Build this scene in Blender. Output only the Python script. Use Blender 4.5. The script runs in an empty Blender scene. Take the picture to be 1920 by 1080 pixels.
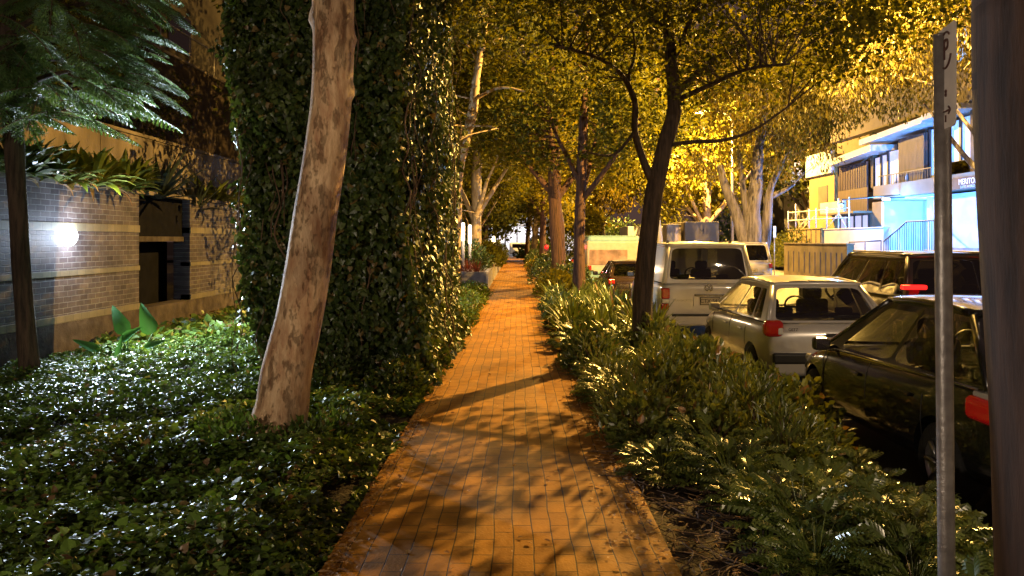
import bpy, bmesh, math, random
import numpy as np
from mathutils import Vector, Matrix, noise
R = math.radians
random.seed(7)
rng = np.random.default_rng(7)
scn = bpy.context.scene
C = scn.collection

# ------------------------------------------------------------------ camera
F = 1500.0            # focal length in photo pixels
CX, HY, CAMZ = 970.0, 450.0, 1.65
cd = bpy.data.cameras.new('camera'); cam = bpy.data.objects.new('camera', cd); C.objects.link(cam)
cd.sensor_width = 36; cd.lens = 36 * F / 1920
cd.shift_x = -10 / 1920; cd.shift_y = -90 / 1920
cd.clip_start = 0.05; cd.clip_end = 2000
cam.location = (0, 0, CAMZ); cam.rotation_euler = (R(90), 0, 0)
scn.camera = cam

# ------------------------------------------------------------------ world (night sky with a little city glow)
w = bpy.data.worlds.new('World'); scn.world = w; w.use_nodes = True
nt = w.node_tree; nt.nodes.clear()
sky = nt.nodes.new('ShaderNodeTexSky'); sky.sky_type = 'NISHITA'; sky.sun_disc = False
sky.sun_elevation = R(2); sky.sun_rotation = R(160)
mul = nt.nodes.new('ShaderNodeMixRGB'); mul.blend_type = 'MULTIPLY'; mul.inputs[0].default_value = 1
mul.inputs[2].default_value = (0.012, 0.009, 0.009, 1)
add = nt.nodes.new('ShaderNodeMixRGB'); add.blend_type = 'ADD'; add.inputs[0].default_value = 1
add.inputs[2].default_value = (0.30, 0.17, 0.145, 1)
bg = nt.nodes.new('ShaderNodeBackground'); bg.inputs[1].default_value = 0.115
wo = nt.nodes.new('ShaderNodeOutputWorld')
nt.links.new(sky.outputs[0], mul.inputs[1]); nt.links.new(mul.outputs[0], add.inputs[1])
nt.links.new(add.outputs[0], bg.inputs[0]); nt.links.new(bg.outputs[0], wo.inputs[0])

scn.view_settings.view_transform = 'Standard'; scn.view_settings.look = 'None'
scn.view_settings.exposure = 1.1; scn.view_settings.gamma = 1.0
scn.cycles.use_denoising = True
scn.cycles.max_bounces = 6; scn.cycles.diffuse_bounces = 3; scn.cycles.glossy_bounces = 3
scn.cycles.transparent_max_bounces = 8
scn.cycles.sample_clamp_indirect = 4; scn.cycles.sample_clamp_direct = 0

SODIUM = (1.0, 0.56, 0.12); WARM = (1.0, 0.74, 0.47)
# added general fill: one very weak sun
sl = bpy.data.lights.new('fill_sun', 'SUN'); sl.energy = 0.02; sl.angle = R(8); sl.color = (1, .9, .8)
so = bpy.data.objects.new('fill_sun', sl); C.objects.link(so); so.rotation_euler = (R(35), 0, R(160))

def point(name, loc, power, color, radius=.12, parent=None, spot=None):
    l = bpy.data.lights.new(name, 'SPOT' if spot else 'POINT'); l.energy = power; l.color = color; l.shadow_soft_size = radius
    if spot:
        l.spot_size = R(spot); l.spot_blend = .6
    o = bpy.data.objects.new(name, l); C.objects.link(o); o.location = loc
    if parent: o.parent = parent
    return o

# ------------------------------------------------------------------ helpers
def P(px, py, Y):
    return Vector(((px - CX) * Y / F, Y, CAMZ - (py - HY) * Y / F))

def tag(o, label=None, cat=None, group=None, kind=None):
    if label: o['label'] = label
    if cat: o['category'] = cat
    if group: o['group'] = group
    if kind: o['kind'] = kind
    return o

def empty(name, loc, label=None, cat=None, group=None, rz=0):
    o = bpy.data.objects.new(name, None); C.objects.link(o); o.location = loc; o.rotation_euler.z = rz
    o.empty_display_size = .1
    return tag(o, label, cat, group)

class MB:
    """collects geometry (verts, faces, material index)"""
    def __init__(s): s.v = []; s.f = []; s.sm = []; s.mi = []
    def add(s, v, f, smooth=False, mi=0):
        b = len(s.v); s.v += [tuple(p) for p in v]
        for q in f: s.f.append(tuple(b + i for i in q)); s.sm.append(smooth); s.mi.append(mi)
    def box(s, x0, x1, y0, y1, z0, z1, mi=0):
        v = [(x, y, z) for z in (z0, z1) for y in (y0, y1) for x in (x0, x1)]
        s.add(v, [(0,2,3,1),(4,5,7,6),(0,1,5,4),(2,6,7,3),(0,4,6,2),(1,3,7,5)], mi=mi)
    def cbox(s, c, sz, mi=0):
        s.box(c[0]-sz[0]/2, c[0]+sz[0]/2, c[1]-sz[1]/2, c[1]+sz[1]/2, c[2]-sz[2]/2, c[2]+sz[2]/2, mi)
    def tube(s, pts, rad, seg=8, jit=0.0, cap=True, resample=0, mi=0, fl=3.0, sm=True):
        pts = [Vector(p) for p in pts]
        if not hasattr(rad, '__len__'): rad = [rad] * len(pts)
        if resample and len(pts) > 2: pts, rad = catmull(pts, rad, resample)
        n = len(pts); up = Vector((0, 0, 1)); v = []; f = []
        px = None
        for i in range(n):
            t = (pts[min(i+1, n-1)] - pts[max(i-1, 0)]).normalized()
            if px is None:
                a = Vector((1, 0, 0)) if abs(t.x) < .9 else Vector((0, 1, 0))
                px = (a - t * a.dot(t)).normalized()
            else:
                px = (px - t * px.dot(t)).normalized()
            py = t.cross(px)
            for k in range(seg):
                th = 2 * math.pi * k / seg
                d = px * math.cos(th) + py * math.sin(th)
                r = rad[i]
                if jit:
                    q = pts[i] + d * r
                    r *= 1 + jit * noise.noise(Vector((q.x * fl / .3, q.y * fl / .3, q.z * fl * .35)))
                v.append(pts[i] + d * r)
        for i in range(n-1):
            for k in range(seg):
                k2 = (k + 1) % seg
                f.append((i*seg+k, i*seg+k2, (i+1)*seg+k2, (i+1)*seg+k))
        if cap:
            f.append(tuple(range(seg))[::-1]); f.append(tuple((n-1)*seg + k for k in range(seg)))
        s.add(v, f, sm, mi)
    def lathe(s, c, prof, seg=24, axis='z', mi=0, sm=True):
        v = []; f = []
        for r, h in prof:
            for k in range(seg):
                th = 2*math.pi*k/seg; a, b = r*math.cos(th), r*math.sin(th)
                if axis == 'z': v.append((c[0]+a, c[1]+b, c[2]+h))
                elif axis == 'x': v.append((c[0]+h, c[1]+a, c[2]+b))
                else: v.append((c[0]+a, c[1]+h, c[2]+b))
        for i in range(len(prof)-1):
            for k in range(seg):
                k2 = (k+1) % seg
                f.append((i*seg+k, i*seg+k2, (i+1)*seg+k2, (i+1)*seg+k))
        s.add(v, f, sm, mi)
    def build(s, name, m, parent=None, bevel=0, subsurf=0, segs=2):
        me = bpy.data.meshes.new(name); me.from_pydata(s.v, [], s.f)
        for mm in (m if isinstance(m, (list, tuple)) else [m]): me.materials.append(mm)
        me.polygons.foreach_set('use_smooth', s.sm)
        me.polygons.foreach_set('material_index', s.mi)
        me.validate(); me.update()
        o = bpy.data.objects.new(name, me); C.objects.link(o)
        if parent: o.parent = parent
        if bevel:
            b = o.modifiers.new('bevel', 'BEVEL'); b.width = bevel; b.segments = segs; b.limit_method = 'ANGLE'; b.angle_limit = R(40)
        if subsurf:
            u = o.modifiers.new('sub', 'SUBSURF'); u.levels = u.render_levels = subsurf
        return o

def catmull(pts, rad, n):
    o = []; r = []
    m = len(pts)
    for i in range(m-1):
        p0, p1, p2, p3 = pts[max(i-1,0)], pts[i], pts[i+1], pts[min(i+2,m-1)]
        for k in range(n):
            t = k/n
            o.append(.5*((2*p1)+(-p0+p2)*t+(2*p0-5*p1+4*p2-p3)*t*t+(-p0+3*p1-3*p2+p3)*t**3))
            r.append(rad[i]*(1-t)+rad[i+1]*t)
    o.append(pts[-1]); r.append(rad[-1])
    return o, r

def box(name, m, parent, *a, bevel=0):
    b = MB(); b.box(*a); return b.build(name, m, parent, bevel=bevel)

def text_mesh(name, s, size, m, parent, loc, rot, extrude=.002, align='CENTER'):
    cu = bpy.data.curves.new(name, 'FONT'); cu.body = s; cu.size = size; cu.extrude = extrude
    cu.align_x = align; cu.align_y = 'CENTER'
    t = bpy.data.objects.new(name + '_tmp', cu); C.objects.link(t)
    bpy.context.view_layer.update()
    me = bpy.data.meshes.new_from_object(t.evaluated_get(bpy.context.evaluated_depsgraph_get()))
    bpy.data.objects.remove(t); bpy.data.curves.remove(cu)
    me.materials.clear(); me.materials.append(m)
    o = bpy.data.objects.new(name, me); C.objects.link(o); o.location = loc; o.rotation_euler = rot
    if parent: o.parent = parent
    return o

# ---- leaves in bulk with numpy
def leaf_template(kind):
    if kind == 'oval':   # two quads folded on the midrib
        v = [(0,0,0),(.30,.28,.07),(.26,.68,.06),(0,1,-.08),(-.26,.68,.06),(-.30,.28,.07)]
        f = [(0,1,2,3),(0,3,4,5)]
    elif kind == 'ivy':
        v = [(0,.05,0),(.42,.05,.05),(.40,.45,.07),(0,1,-.08),(-.40,.45,.07),(-.42,.05,.05)]
        f = [(0,1,2,3),(0,3,4,5)]
    elif kind == 'narrow':
        v = [(0,0,0),(.11,.35,.03),(.09,.7,.0),(0,1,-.1),(-.09,.7,.0),(-.11,.35,.03)]
        f = [(0,1,2,3),(0,3,4,5)]
    elif kind == 'tri':
        v = [(0,0,0),(.24,.5,.05),(0,1,-.05),(-.24,.5,.05)]
        f = [(0,1,2),(0,2,3)]
    elif kind == 'lobed':
        v = []; f = []
        n = 6
        for i in range(n+1):
            t = i/n; v.append((0, t, -.35*t*t))
        for sgn in (1, -1):
            for i in range(n-1):
                t = (i+.6)/n
                wd = .46*math.sin(math.pi*min(1, .22+.8*t))**.8
                up = .20
                b = len(v)
                zz = -.35*t*t - .10
                v.append((sgn*wd, t+up-.01, zz)); v.append((sgn*(wd-.03), t+up+.06, zz))
                v.append((sgn*wd*.55, t+up*.55-.035, -.35*t*t+.04)); v.append((sgn*wd*.55, t+up*.55+.085, -.35*t*t+.04))
                q = [(i, b+2, b+3, i+1), (b+2, b, b+1, b+3)]
                f += q if sgn > 0 else [c[::-1] for c in q]
    return np.array(v, float), f

def bulk_leaves(name, pos, dirs, nors, size, mat, parent=None, kind='oval', width=1.0):
    T, Fc = leaf_template(kind); T = T.copy(); T[:, 0] *= width
    pos = np.asarray(pos, float); n = len(pos)
    d = np.asarray(dirs, float); d /= np.linalg.norm(d, axis=1)[:, None] + 1e-9
    u = np.asarray(nors, float); u = u - d * (u*d).sum(1)[:, None]; u /= np.linalg.norm(u, axis=1)[:, None] + 1e-9
    s = np.cross(d, u)
    size = np.broadcast_to(np.asarray(size, float), (n,))
    V = pos[:, None, :] + size[:, None, None] * (T[None, :, 0:1]*s[:, None, :] + T[None, :, 1:2]*d[:, None, :] + T[None, :, 2:3]*u[:, None, :])
    k = len(T); V = V.reshape(-1, 3)
    lt = np.array([len(q) for q in Fc]); idx = np.concatenate([np.array(q) for q in Fc])
    L = (idx[None, :] + (np.arange(n)*k)[:, None]).ravel()
    tot = np.tile(lt, n); st = np.concatenate([[0], np.cumsum(tot)[:-1]])
    me = bpy.data.meshes.new(name)
    me.vertices.add(len(V)); me.vertices.foreach_set('co', V.astype(np.float32).ravel())
    me.loops.add(len(L)); me.loops.foreach_set('vertex_index', L.astype(np.int32))
    me.polygons.add(len(tot)); me.polygons.foreach_set('loop_start', st.astype(np.int32)); me.polygons.foreach_set('loop_total', tot.astype(np.int32))
    me.materials.append(mat); me.update(calc_edges=True); me.validate()
    me.polygons.foreach_set('use_smooth', np.zeros(len(tot), bool))
    o = bpy.data.objects.new(name, me); C.objects.link(o)
    if parent: o.parent = parent
    return o

def rand_dirs(n, zbias=0., zs=1.):
    d = rng.normal(size=(n, 3)); d[:, 2] = d[:, 2]*zs + zbias
    return d / (np.linalg.norm(d, axis=1)[:, None] + 1e-9)

# ------------------------------------------------------------------ materials
def new_mat(name):
    m = bpy.data.materials.new(name); m.use_nodes = True
    return m, m.node_tree, m.node_tree.nodes['Principled BSDF']

def mat(name, col, rough=.6, metal=0, var=.15, scale=6, bump=0, bscale=40, coat=0, spec=.5, stretch=(1,1,1), col2=None, detail=6):
    m, nt, b = new_mat(name); N = nt.nodes; L = nt.links
    tc = N.new('ShaderNodeTexCoord'); mp = N.new('ShaderNodeMapping'); mp.inputs['Scale'].default_value = stretch
    L.new(tc.outputs['Object'], mp.inputs[0])
    no = N.new('ShaderNodeTexNoise'); no.inputs['Scale'].default_value = scale; no.inputs['Detail'].default_value = detail
    L.new(mp.outputs[0], no.inputs['Vector'])
    cr = N.new('ShaderNodeValToRGB')
    c1 = [max(0, c*(1-var)) for c in col]; c2 = [min(1, c*(1+var)) for c in col] if col2 is None else col2
    cr.color_ramp.elements[0].position = .32; cr.color_ramp.elements[1].position = .68
    cr.color_ramp.elements[0].color = (*c1, 1); cr.color_ramp.elements[1].color = (*c2, 1)
    L.new(no.outputs['Fac'], cr.inputs[0]); L.new(cr.outputs[0], b.inputs['Base Color'])
    b.inputs['Roughness'].default_value = rough; b.inputs['Metallic'].default_value = metal
    b.inputs['Specular IOR Level'].default_value = spec
    b.inputs['Coat Weight'].default_value = coat; b.inputs['Coat Roughness'].default_value = .06
    if bump:
        n2 = N.new('ShaderNodeTexNoise'); n2.inputs['Scale'].default_value = bscale; n2.inputs['Detail'].default_value = 8
        L.new(mp.outputs[0], n2.inputs['Vector'])
        bp = N.new('ShaderNodeBump'); bp.inputs['Strength'].default_value = bump; bp.inputs['Distance'].default_value = .02
        L.new(n2.outputs['Fac'], bp.inputs['Height']); L.new(bp.outputs[0], b.inputs['Normal'])
    return m

def leaf_mat(name, c1, c2, rough=.4, trans=.35, spec=.5, c3=None):
    m, nt, b = new_mat(name); N = nt.nodes; L = nt.links
    g = N.new('ShaderNodeNewGeometry'); cr = N.new('ShaderNodeValToRGB')
    cr.color_ramp.elements[0].color = (*c1, 1); cr.color_ramp.elements[1].color = (*c2, 1)
    if c3:
        e = cr.color_ramp.elements.new(.93); e.color = (*c2, 1); cr.color_ramp.elements[1].position = .93
        cr.color_ramp.elements[2].position = .97; cr.color_ramp.elements[2].color = (*c3, 1); cr.color_ramp.elements[1].color = (*c2, 1)
    L.new(g.outputs['Random Per Island'], cr.inputs[0]); L.new(cr.outputs[0], b.inputs['Base Color'])
    b.inputs['Roughness'].default_value = rough; b.inputs['Specular IOR Level'].default_value = spec
    if trans:
        t = N.new('ShaderNodeBsdfTranslucent'); L.new(cr.outputs[0], t.inputs[0])
        # translucent light comes through yellower
        hs = N.new('ShaderNodeMixRGB'); hs.blend_type = 'MULTIPLY'; hs.inputs[0].default_value = 1; hs.inputs[2].default_value = (1.9, 1.6, .6, 1)
        L.new(cr.outputs[0], hs.inputs[1]); L.new(hs.outputs[0], t.inputs[0])
        mx = N.new('ShaderNodeMixShader'); mx.inputs[0].default_value = trans
        out = N['Material Output']; L.new(b.outputs[0], mx.inputs[1]); L.new(t.outputs[0], mx.inputs[2]); L.new(mx.outputs[0], out.inputs[0])
    return m

def emit_mat(name, col, st):
    m, nt, b = new_mat(name)
    b.inputs['Base Color'].default_value = (*[c*.5 for c in col], 1)
    b.inputs['Emission Color'].default_value = (*col, 1); b.inputs['Emission Strength'].default_value = st
    return m

def glass_mat(name, tint=(.25,.27,.27), gloss=.12):
    m, nt, b = new_mat(name); N = nt.nodes; L = nt.links
    tr = N.new('ShaderNodeBsdfTransparent'); tr.inputs[0].default_value = (*tint, 1)
    gl = N.new('ShaderNodeBsdfGlossy'); gl.inputs['Roughness'].default_value = .03; gl.inputs[0].default_value = (.9,.9,.9,1)
    fr = N.new('ShaderNodeFresnel'); fr.inputs[0].default_value = 1.6
    ma = N.new('ShaderNodeMath'); ma.operation = 'ADD'; ma.inputs[1].default_value = gloss*.4; ma.use_clamp = True
    L.new(fr.outputs[0], ma.inputs[0])
    mx = N.new('ShaderNodeMixShader'); L.new(ma.outputs[0], mx.inputs[0]); L.new(tr.outputs[0], mx.inputs[1]); L.new(gl.outputs[0], mx.inputs[2])
    L.new(mx.outputs[0], N['Material Output'].inputs[0]); return m

def brick_mat(name, c1, c2, mortar, bw, rh, ms, axes, rough=.8, bump=.6, offset=.5, stain=.5, spec=.3):
    """axes: which world axes feed the brick pattern (u along the brick, v across rows)"""
    m, nt, b = new_mat(name); N = nt.nodes; L = nt.links
    tc = N.new('ShaderNodeTexCoord'); sp = N.new('ShaderNodeSeparateXYZ'); cb = N.new('ShaderNodeCombineXYZ')
    L.new(tc.outputs['Object'], sp.inputs[0])
    # slight wobble of the joints
    nw = N.new('ShaderNodeTexNoise'); nw.inputs['Scale'].default_value = 1.3; L.new(tc.outputs['Object'], nw.inputs['Vector'])
    ad = N.new('ShaderNodeMath'); ad.operation = 'MULTIPLY_ADD'; ad.inputs[1].default_value = rh*(.5 if axes == 'YX' else .22)
    L.new(nw.outputs['Fac'], ad.inputs[0]); L.new(sp.outputs['XYZ'.index(axes[1])], ad.inputs[2])
    L.new(sp.outputs['XYZ'.index(axes[0])], cb.inputs[0]); L.new(ad.outputs[0], cb.inputs[1])
    bt = N.new('ShaderNodeTexBrick'); L.new(cb.outputs[0], bt.inputs['Vector'])
    bt.inputs['Scale'].default_value = 1; bt.inputs['Brick Width'].default_value = bw; bt.inputs['Row Height'].default_value = rh
    bt.inputs['Mortar Size'].default_value = ms; bt.inputs['Mortar Smooth'].default_value = .3; bt.offset = offset
    bt.inputs['Color1'].default_value = (*c1,1); bt.inputs['Color2'].default_value = (*c2,1); bt.inputs['Mortar'].default_value = (*mortar,1)
    bt.inputs['Bias'].default_value = 0
    n1 = N.new('ShaderNodeTexNoise'); n1.inputs['Scale'].default_value = 1.7; n1.inputs['Detail'].default_value = 9; n1.inputs['Roughness'].default_value = .7
    L.new(tc.outputs['Object'], n1.inputs['Vector'])
    cr = N.new('ShaderNodeValToRGB'); cr.color_ramp.elements[0].position = .3; cr.color_ramp.elements[1].position = .7
    cr.color_ramp.elements[0].color = (1-stain, 1-stain, 1-stain, 1); cr.color_ramp.elements[1].color = (1.15,1.1,1.05,1)
    L.new(n1.outputs['Fac'], cr.inputs[0])
    mm = N.new('ShaderNodeMixRGB'); mm.blend_type = 'MULTIPLY'; mm.inputs[0].default_value = 1
    L.new(bt.outputs['Color'], mm.inputs[1]); L.new(cr.outputs[0], mm.inputs[2]); L.new(mm.outputs[0], b.inputs['Base Color'])
    b.inputs['Roughness'].default_value = rough; b.inputs['Specular IOR Level'].default_value = spec
    n3 = N.new('ShaderNodeTexNoise'); n3.inputs['Scale'].default_value = 60; n3.inputs['Detail'].default_value = 5; L.new(tc.outputs['Object'], n3.inputs['Vector'])
    iv = N.new('ShaderNodeMath'); iv.operation = 'MULTIPLY_ADD'; iv.inputs[1].default_value = -1.0
    sc = N.new('ShaderNodeMath'); sc.operation = 'MULTIPLY'; sc.inputs[1].default_value = .35
    L.new(n3.outputs['Fac'], sc.inputs[0]); L.new(bt.outputs['Fac'], iv.inputs[0]); L.new(sc.outputs[0], iv.inputs[2])
    bp = N.new('ShaderNodeBump'); bp.inputs['Strength'].default_value = bump; bp.inputs['Distance'].default_value = .012
    L.new(iv.outputs[0], bp.inputs['Height']); L.new(bp.outputs[0], b.inputs['Normal'])
    return m

def bark_mat(name, c1, c2, c3=None, vs=(6,6,1.2), bump=.8, scale=4, rough=.85, patch=False):
    m, nt, b = new_mat(name); N = nt.nodes; L = nt.links
    tc = N.new('ShaderNodeTexCoord'); mp = N.new('ShaderNodeMapping'); mp.inputs['Scale'].default_value = vs
    L.new(tc.outputs['Object'], mp.inputs[0])
    no = N.new('ShaderNodeTexNoise'); no.inputs['Scale'].default_value = scale; no.inputs['Detail'].default_value = 10; no.inputs['Roughness'].default_value = .65
    L.new(mp.outputs[0], no.inputs['Vector'])
    cr = N.new('ShaderNodeValToRGB'); e = cr.color_ramp.elements
    e[0].position = .36; e[0].color = (*c1, 1); e[1].position = .6; e[1].color = (*c2, 1)
    if c3: x = e.new(.5); x.color = (*c3, 1)
    L.new(no.outputs['Fac'], cr.inputs[0])
    colout = cr.outputs[0]
    if patch:
        vo = N.new('ShaderNodeTexVoronoi'); vo.inputs['Scale'].default_value = 7; 
        n2 = N.new('ShaderNodeTexNoise'); n2.inputs['Scale'].default_value = 6; n2.inputs['Detail'].default_value = 6
        mp2 = N.new('ShaderNodeMapping'); mp2.inputs['Scale'].default_value = (1.2, 1.2, .5)
        L.new(tc.outputs['Object'], mp2.inputs[0]); L.new(mp2.outputs[0], n2.inputs['Vector'])
        ml = N.new('ShaderNodeMixRGB'); ml.inputs[0].default_value = .25; L.new(mp2.outputs[0], ml.inputs[1]); L.new(n2.outputs['Color'], ml.inputs[2])
        L.new(ml.outputs[0], vo.inputs['Vector'])
        c4 = N.new('ShaderNodeValToRGB'); c4.color_ramp.interpolation = 'LINEAR'
        c4.color_ramp.elements[0].color = (.55,.42,.36,1); c4.color_ramp.elements[1].color = (1.25,1.22,1.15,1)
        sx = N.new('ShaderNodeSeparateXYZ'); L.new(vo.outputs['Color'], sx.inputs[0]); L.new(sx.outputs[0], c4.inputs[0])
        mm = N.new('ShaderNodeMixRGB'); mm.blend_type = 'MULTIPLY'; mm.inputs[0].default_value = .5
        L.new(colout, mm.inputs[1]); L.new(c4.outputs[0], mm.inputs[2]); colout = mm.outputs[0]
    if patch:
        nf = N.new('ShaderNodeTexNoise'); nf.inputs['Scale'].default_value = 5.5; nf.inputs['Detail'].default_value = 12; nf.inputs['Roughness'].default_value = .75
        mp3 = N.new('ShaderNodeMapping'); mp3.inputs['Scale'].default_value = (2.2, 2.2, .9)
        L.new(tc.outputs['Object'], mp3.inputs[0]); L.new(mp3.outputs[0], nf.inputs['Vector'])
        c5 = N.new('ShaderNodeValToRGB'); c5.color_ramp.elements[0].position = .38; c5.color_ramp.elements[0].color = (.35,.27,.20,1)
        c5.color_ramp.elements[1].position = .47; c5.color_ramp.elements[1].color = (1,1,1,1)
        L.new(nf.outputs['Fac'], c5.inputs[0])
        m6 = N.new('ShaderNodeMixRGB'); m6.blend_type = 'MULTIPLY'; m6.inputs[0].default_value = .42
        L.new(colout, m6.inputs[1]); L.new(c5.outputs[0], m6.inputs[2]); colout = m6.outputs[0]
    L.new(colout, b.inputs['Base Color']); b.inputs['Roughness'].default_value = rough
    bp = N.new('ShaderNodeBump'); bp.inputs['Strength'].default_value = bump; bp.inputs['Distance'].default_value = .03
    L.new(no.outputs['Fac'], bp.inputs['Height']); L.new(bp.outputs[0], b.inputs['Normal'])
    if patch:
        b2 = N.new('ShaderNodeBump'); b2.inputs['Strength'].default_value = .9; b2.inputs['Distance'].default_value = .02
        L.new(c5.outputs[0], b2.inputs['Height']); L.new(bp.outputs[0], b2.inputs['Normal']); L.new(b2.outputs[0], b.inputs['Normal'])
    return m

M = dict(
 soil=mat('soil', (.035,.024,.016), .95, var=.5, scale=9, bump=1, bscale=30),
 asphalt=mat('asphalt', (.05,.048,.046), .7, var=.25, scale=3, bump=.6, bscale=220),
 concrete=mat('concrete', (.30,.28,.25), .85, var=.25, scale=3, bump=.4, bscale=60),
 concrete_old=mat('weathered_concrete', (.14,.12,.10), .9, spec=.1, var=.45, scale=1.6, bump=.6, bscale=25, stretch=(1,1,.35)),
 brick_path=brick_mat('path_pavers', (.42,.195,.010), (.31,.135,.007), (.07,.034,.006), .215, .108, .004, 'YX', rough=.75, bump=.9, stain=.5),
 brick_wall=brick_mat('dark_bricks', (.10,.086,.088), (.06,.05,.055), (.20,.20,.20), .235, .087, .007, 'YZ', rough=.6, bump=1.0, stain=.65, spec=.22),
 brick_cream=brick_mat('cream_brick_course', (.165,.15,.10), (.125,.115,.08), (.09,.085,.07), .235, .2, .006, 'YZ', rough=.6, bump=.5, stain=.4),
 stone_base=mat('stone_base', (.06,.05,.045), .9, spec=.1, var=.4, scale=4, bump=.5, bscale=20),
 parapet=mat('parapet_render', (.045,.035,.028), .9, spec=.08, var=.4, scale=1.2, bump=.3),
 dark=mat('painted_shade', (.008,.008,.010), .95, var=.2, spec=.02),  # near-black: shade inside the recess and ivy put into the colour
 ivy=leaf_mat('ivy_leaf', (.022,.05,.010), (.13,.22,.035), .40, .2, .5, c3=(.16,.10,.05)),
 hedge=leaf_mat('thicket_leaf', (.016,.036,.010), (.08,.12,.026), .36, .15, .5, c3=(.17,.12,.04)),
 stem=mat('dry_stem', (.12,.075,.045), .85, var=.3),
 crown=leaf_mat('crown_leaf', (.035,.048,.006), (.135,.14,.014), .55, .42, .22),
 crown_dark=leaf_mat('dark_crown_leaf', (.035,.046,.008), (.10,.11,.015), .55, .38, .22),
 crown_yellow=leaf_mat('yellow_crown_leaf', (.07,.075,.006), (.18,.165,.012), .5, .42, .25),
 paper=leaf_mat('hanging_leaf', (.05,.05,.012), (.14,.115,.022), .42, .38, .4),
 feather=leaf_mat('feathery_leaf', (.06,.13,.05), (.16,.27,.10), .45, .25, .35),
 strap=leaf_mat('strap_leaf', (.05,.08,.016), (.16,.20,.04), .3, .12, .6, c3=(.2,.14,.06)),
 shrub=leaf_mat('glossy_shrub_leaf', (.055,.09,.015), (.22,.25,.045), .32, .10, 1.0, c3=(.25,.15,.06)),
 lobed=leaf_mat('glossy_lobed_leaf', (.045,.08,.014), (.17,.21,.04), .30, .10, 1.0),
 red_leaf=leaf_mat('red_strap_leaf', (.10,.02,.015), (.20,.05,.03), .4, .15, .5),
 dry=leaf_mat('dry_leaf', (.22,.12,.05), (.42,.28,.15), .7, .2, .3),
 agave=leaf_mat('dark_agave_leaf', (.012,.02,.018), (.03,.045,.035), .5, 0, .4),
 canna=leaf_mat('broad_leaf', (.04,.13,.05), (.05,.16,.05), .35, .3, .5),
 stalk=mat('green_stalk', (.08,.16,.05), .5),
 pale_bark=bark_mat('pale_mottled_bark', (.42,.23,.12), (.76,.57,.35), (.58,.40,.23), (3,3,.9), .9, 4, .7, patch=True),
 dark_bark=bark_mat('dark_furrowed_bark', (.022,.015,.011), (.085,.055,.038), None, (8,8,.9), 1.0, 3.2),
 red_bark=bark_mat('red_brown_furrowed_bark', (.025,.012,.008), (.10,.048,.03), None, (7,7,.7), 1.0, 3.2),
 near_bark=bark_mat('near_bark', (.024,.012,.007), (.065,.032,.018), None, (6,6,.8), .35, 3),
 grey_bark=bark_mat('grey_paper_bark', (.07,.06,.062), (.24,.22,.24), None, (5,5,.45), .9, 2.6),
 gold_bark=bark_mat('smooth_tan_bark', (.28,.19,.10), (.46,.36,.22), None, (3,3,1), .4, 3, .6),
 galv=mat('galvanised_steel', (.34,.32,.31), .42, .55, var=.25, scale=18, bump=.15, bscale=60),
 sign=mat('sign_face', (.72,.68,.66), .45, 0, var=.1, scale=9),
 sign_ink=mat('sign_ink', (.10,.045,.04), .5, var=.1),
 planter=mat('grey_planter_concrete', (.17,.16,.185), .75, var=.3, scale=4, bump=.3, bscale=30),
 planter_edge=mat('pale_planter_edge', (.42,.37,.33), .7, var=.15),
 white_paint=mat('white_car_paint', (.62,.60,.58), .28, 0, var=.04, coat=.6),
 silver_paint=mat('pale_silver_car_paint', (.52,.50,.47), .28, .15, var=.04, coat=.6),
 black_paint=mat('black_car_paint', (.008,.009,.009), .18, 0, var=.1, coat=1.0),
 brown_paint=mat('dark_brown_car_paint', (.03,.017,.012), .22, 0, var=.1, coat=.8),
 suv_paint=mat('dark_grey_car_paint', (.035,.028,.025), .28, .2, var=.1, coat=.7),
 plastic=mat('black_plastic', (.018,.018,.019), .5, var=.15),
 rubber=mat('tyre_rubber', (.012,.012,.012), .8, var=.2, bump=.3),
 rim=mat('alloy_rim', (.4,.4,.4), .3, .9, var=.1),
 chrome=mat('chrome', (.7,.7,.7), .12, 1, var=.03),
 seat=mat('dark_seat_fabric', (.02,.018,.018), .9, var=.2),
 glass=glass_mat('tinted_glass', (.30,.31,.29)),
 glass_clear=glass_mat('clear_car_glass', (.62,.63,.60)),
 glass_dark=glass_mat('dark_window_glass', (.08,.08,.09)),
 plate=mat('number_plate', (.45,.40,.30), .5, var=.05),
 ink=mat('dark_lettering', (.02,.02,.02), .6, var=.05),
 render_white=mat('white_render', (.44,.44,.46), .8, var=.08, scale=2, bump=.1),
 render_cream=mat('cream_render', (.17,.145,.11), .85, var=.12, scale=2, bump=.1),
 render_yellow=mat('ochre_render', (.24,.18,.07), .85, var=.12, scale=2, bump=.1),
 render_tan=mat('tan_render', (.10,.08,.057), .9, var=.2, scale=1.2, bump=.2),
 hoarding=mat('brown_hoarding', (.12,.09,.05), .8, var=.4, scale=1.5, bump=.2),
 batten=mat('dark_timber', (.055,.035,.03), .7, var=.3, stretch=(1,1,.2)),
 rail=mat('dark_rail_metal', (.03,.03,.035), .5, .3, var=.1),
 white_metal=mat('white_metal', (.6,.6,.62), .5, .1, var=.05),
 teal=mat('teal_paint', (.26,.46,.52), .4, var=.1, coat=.3),
 pink=mat('pale_panel', (.60,.50,.45), .4, var=.1, coat=.2),
 mural=mat('printed_panel', (.34,.22,.19), .5, var=.5, scale=3),
 dark_brick=mat('far_building_wall', (.02,.015,.012), .9, var=.3, scale=1),
)
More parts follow.
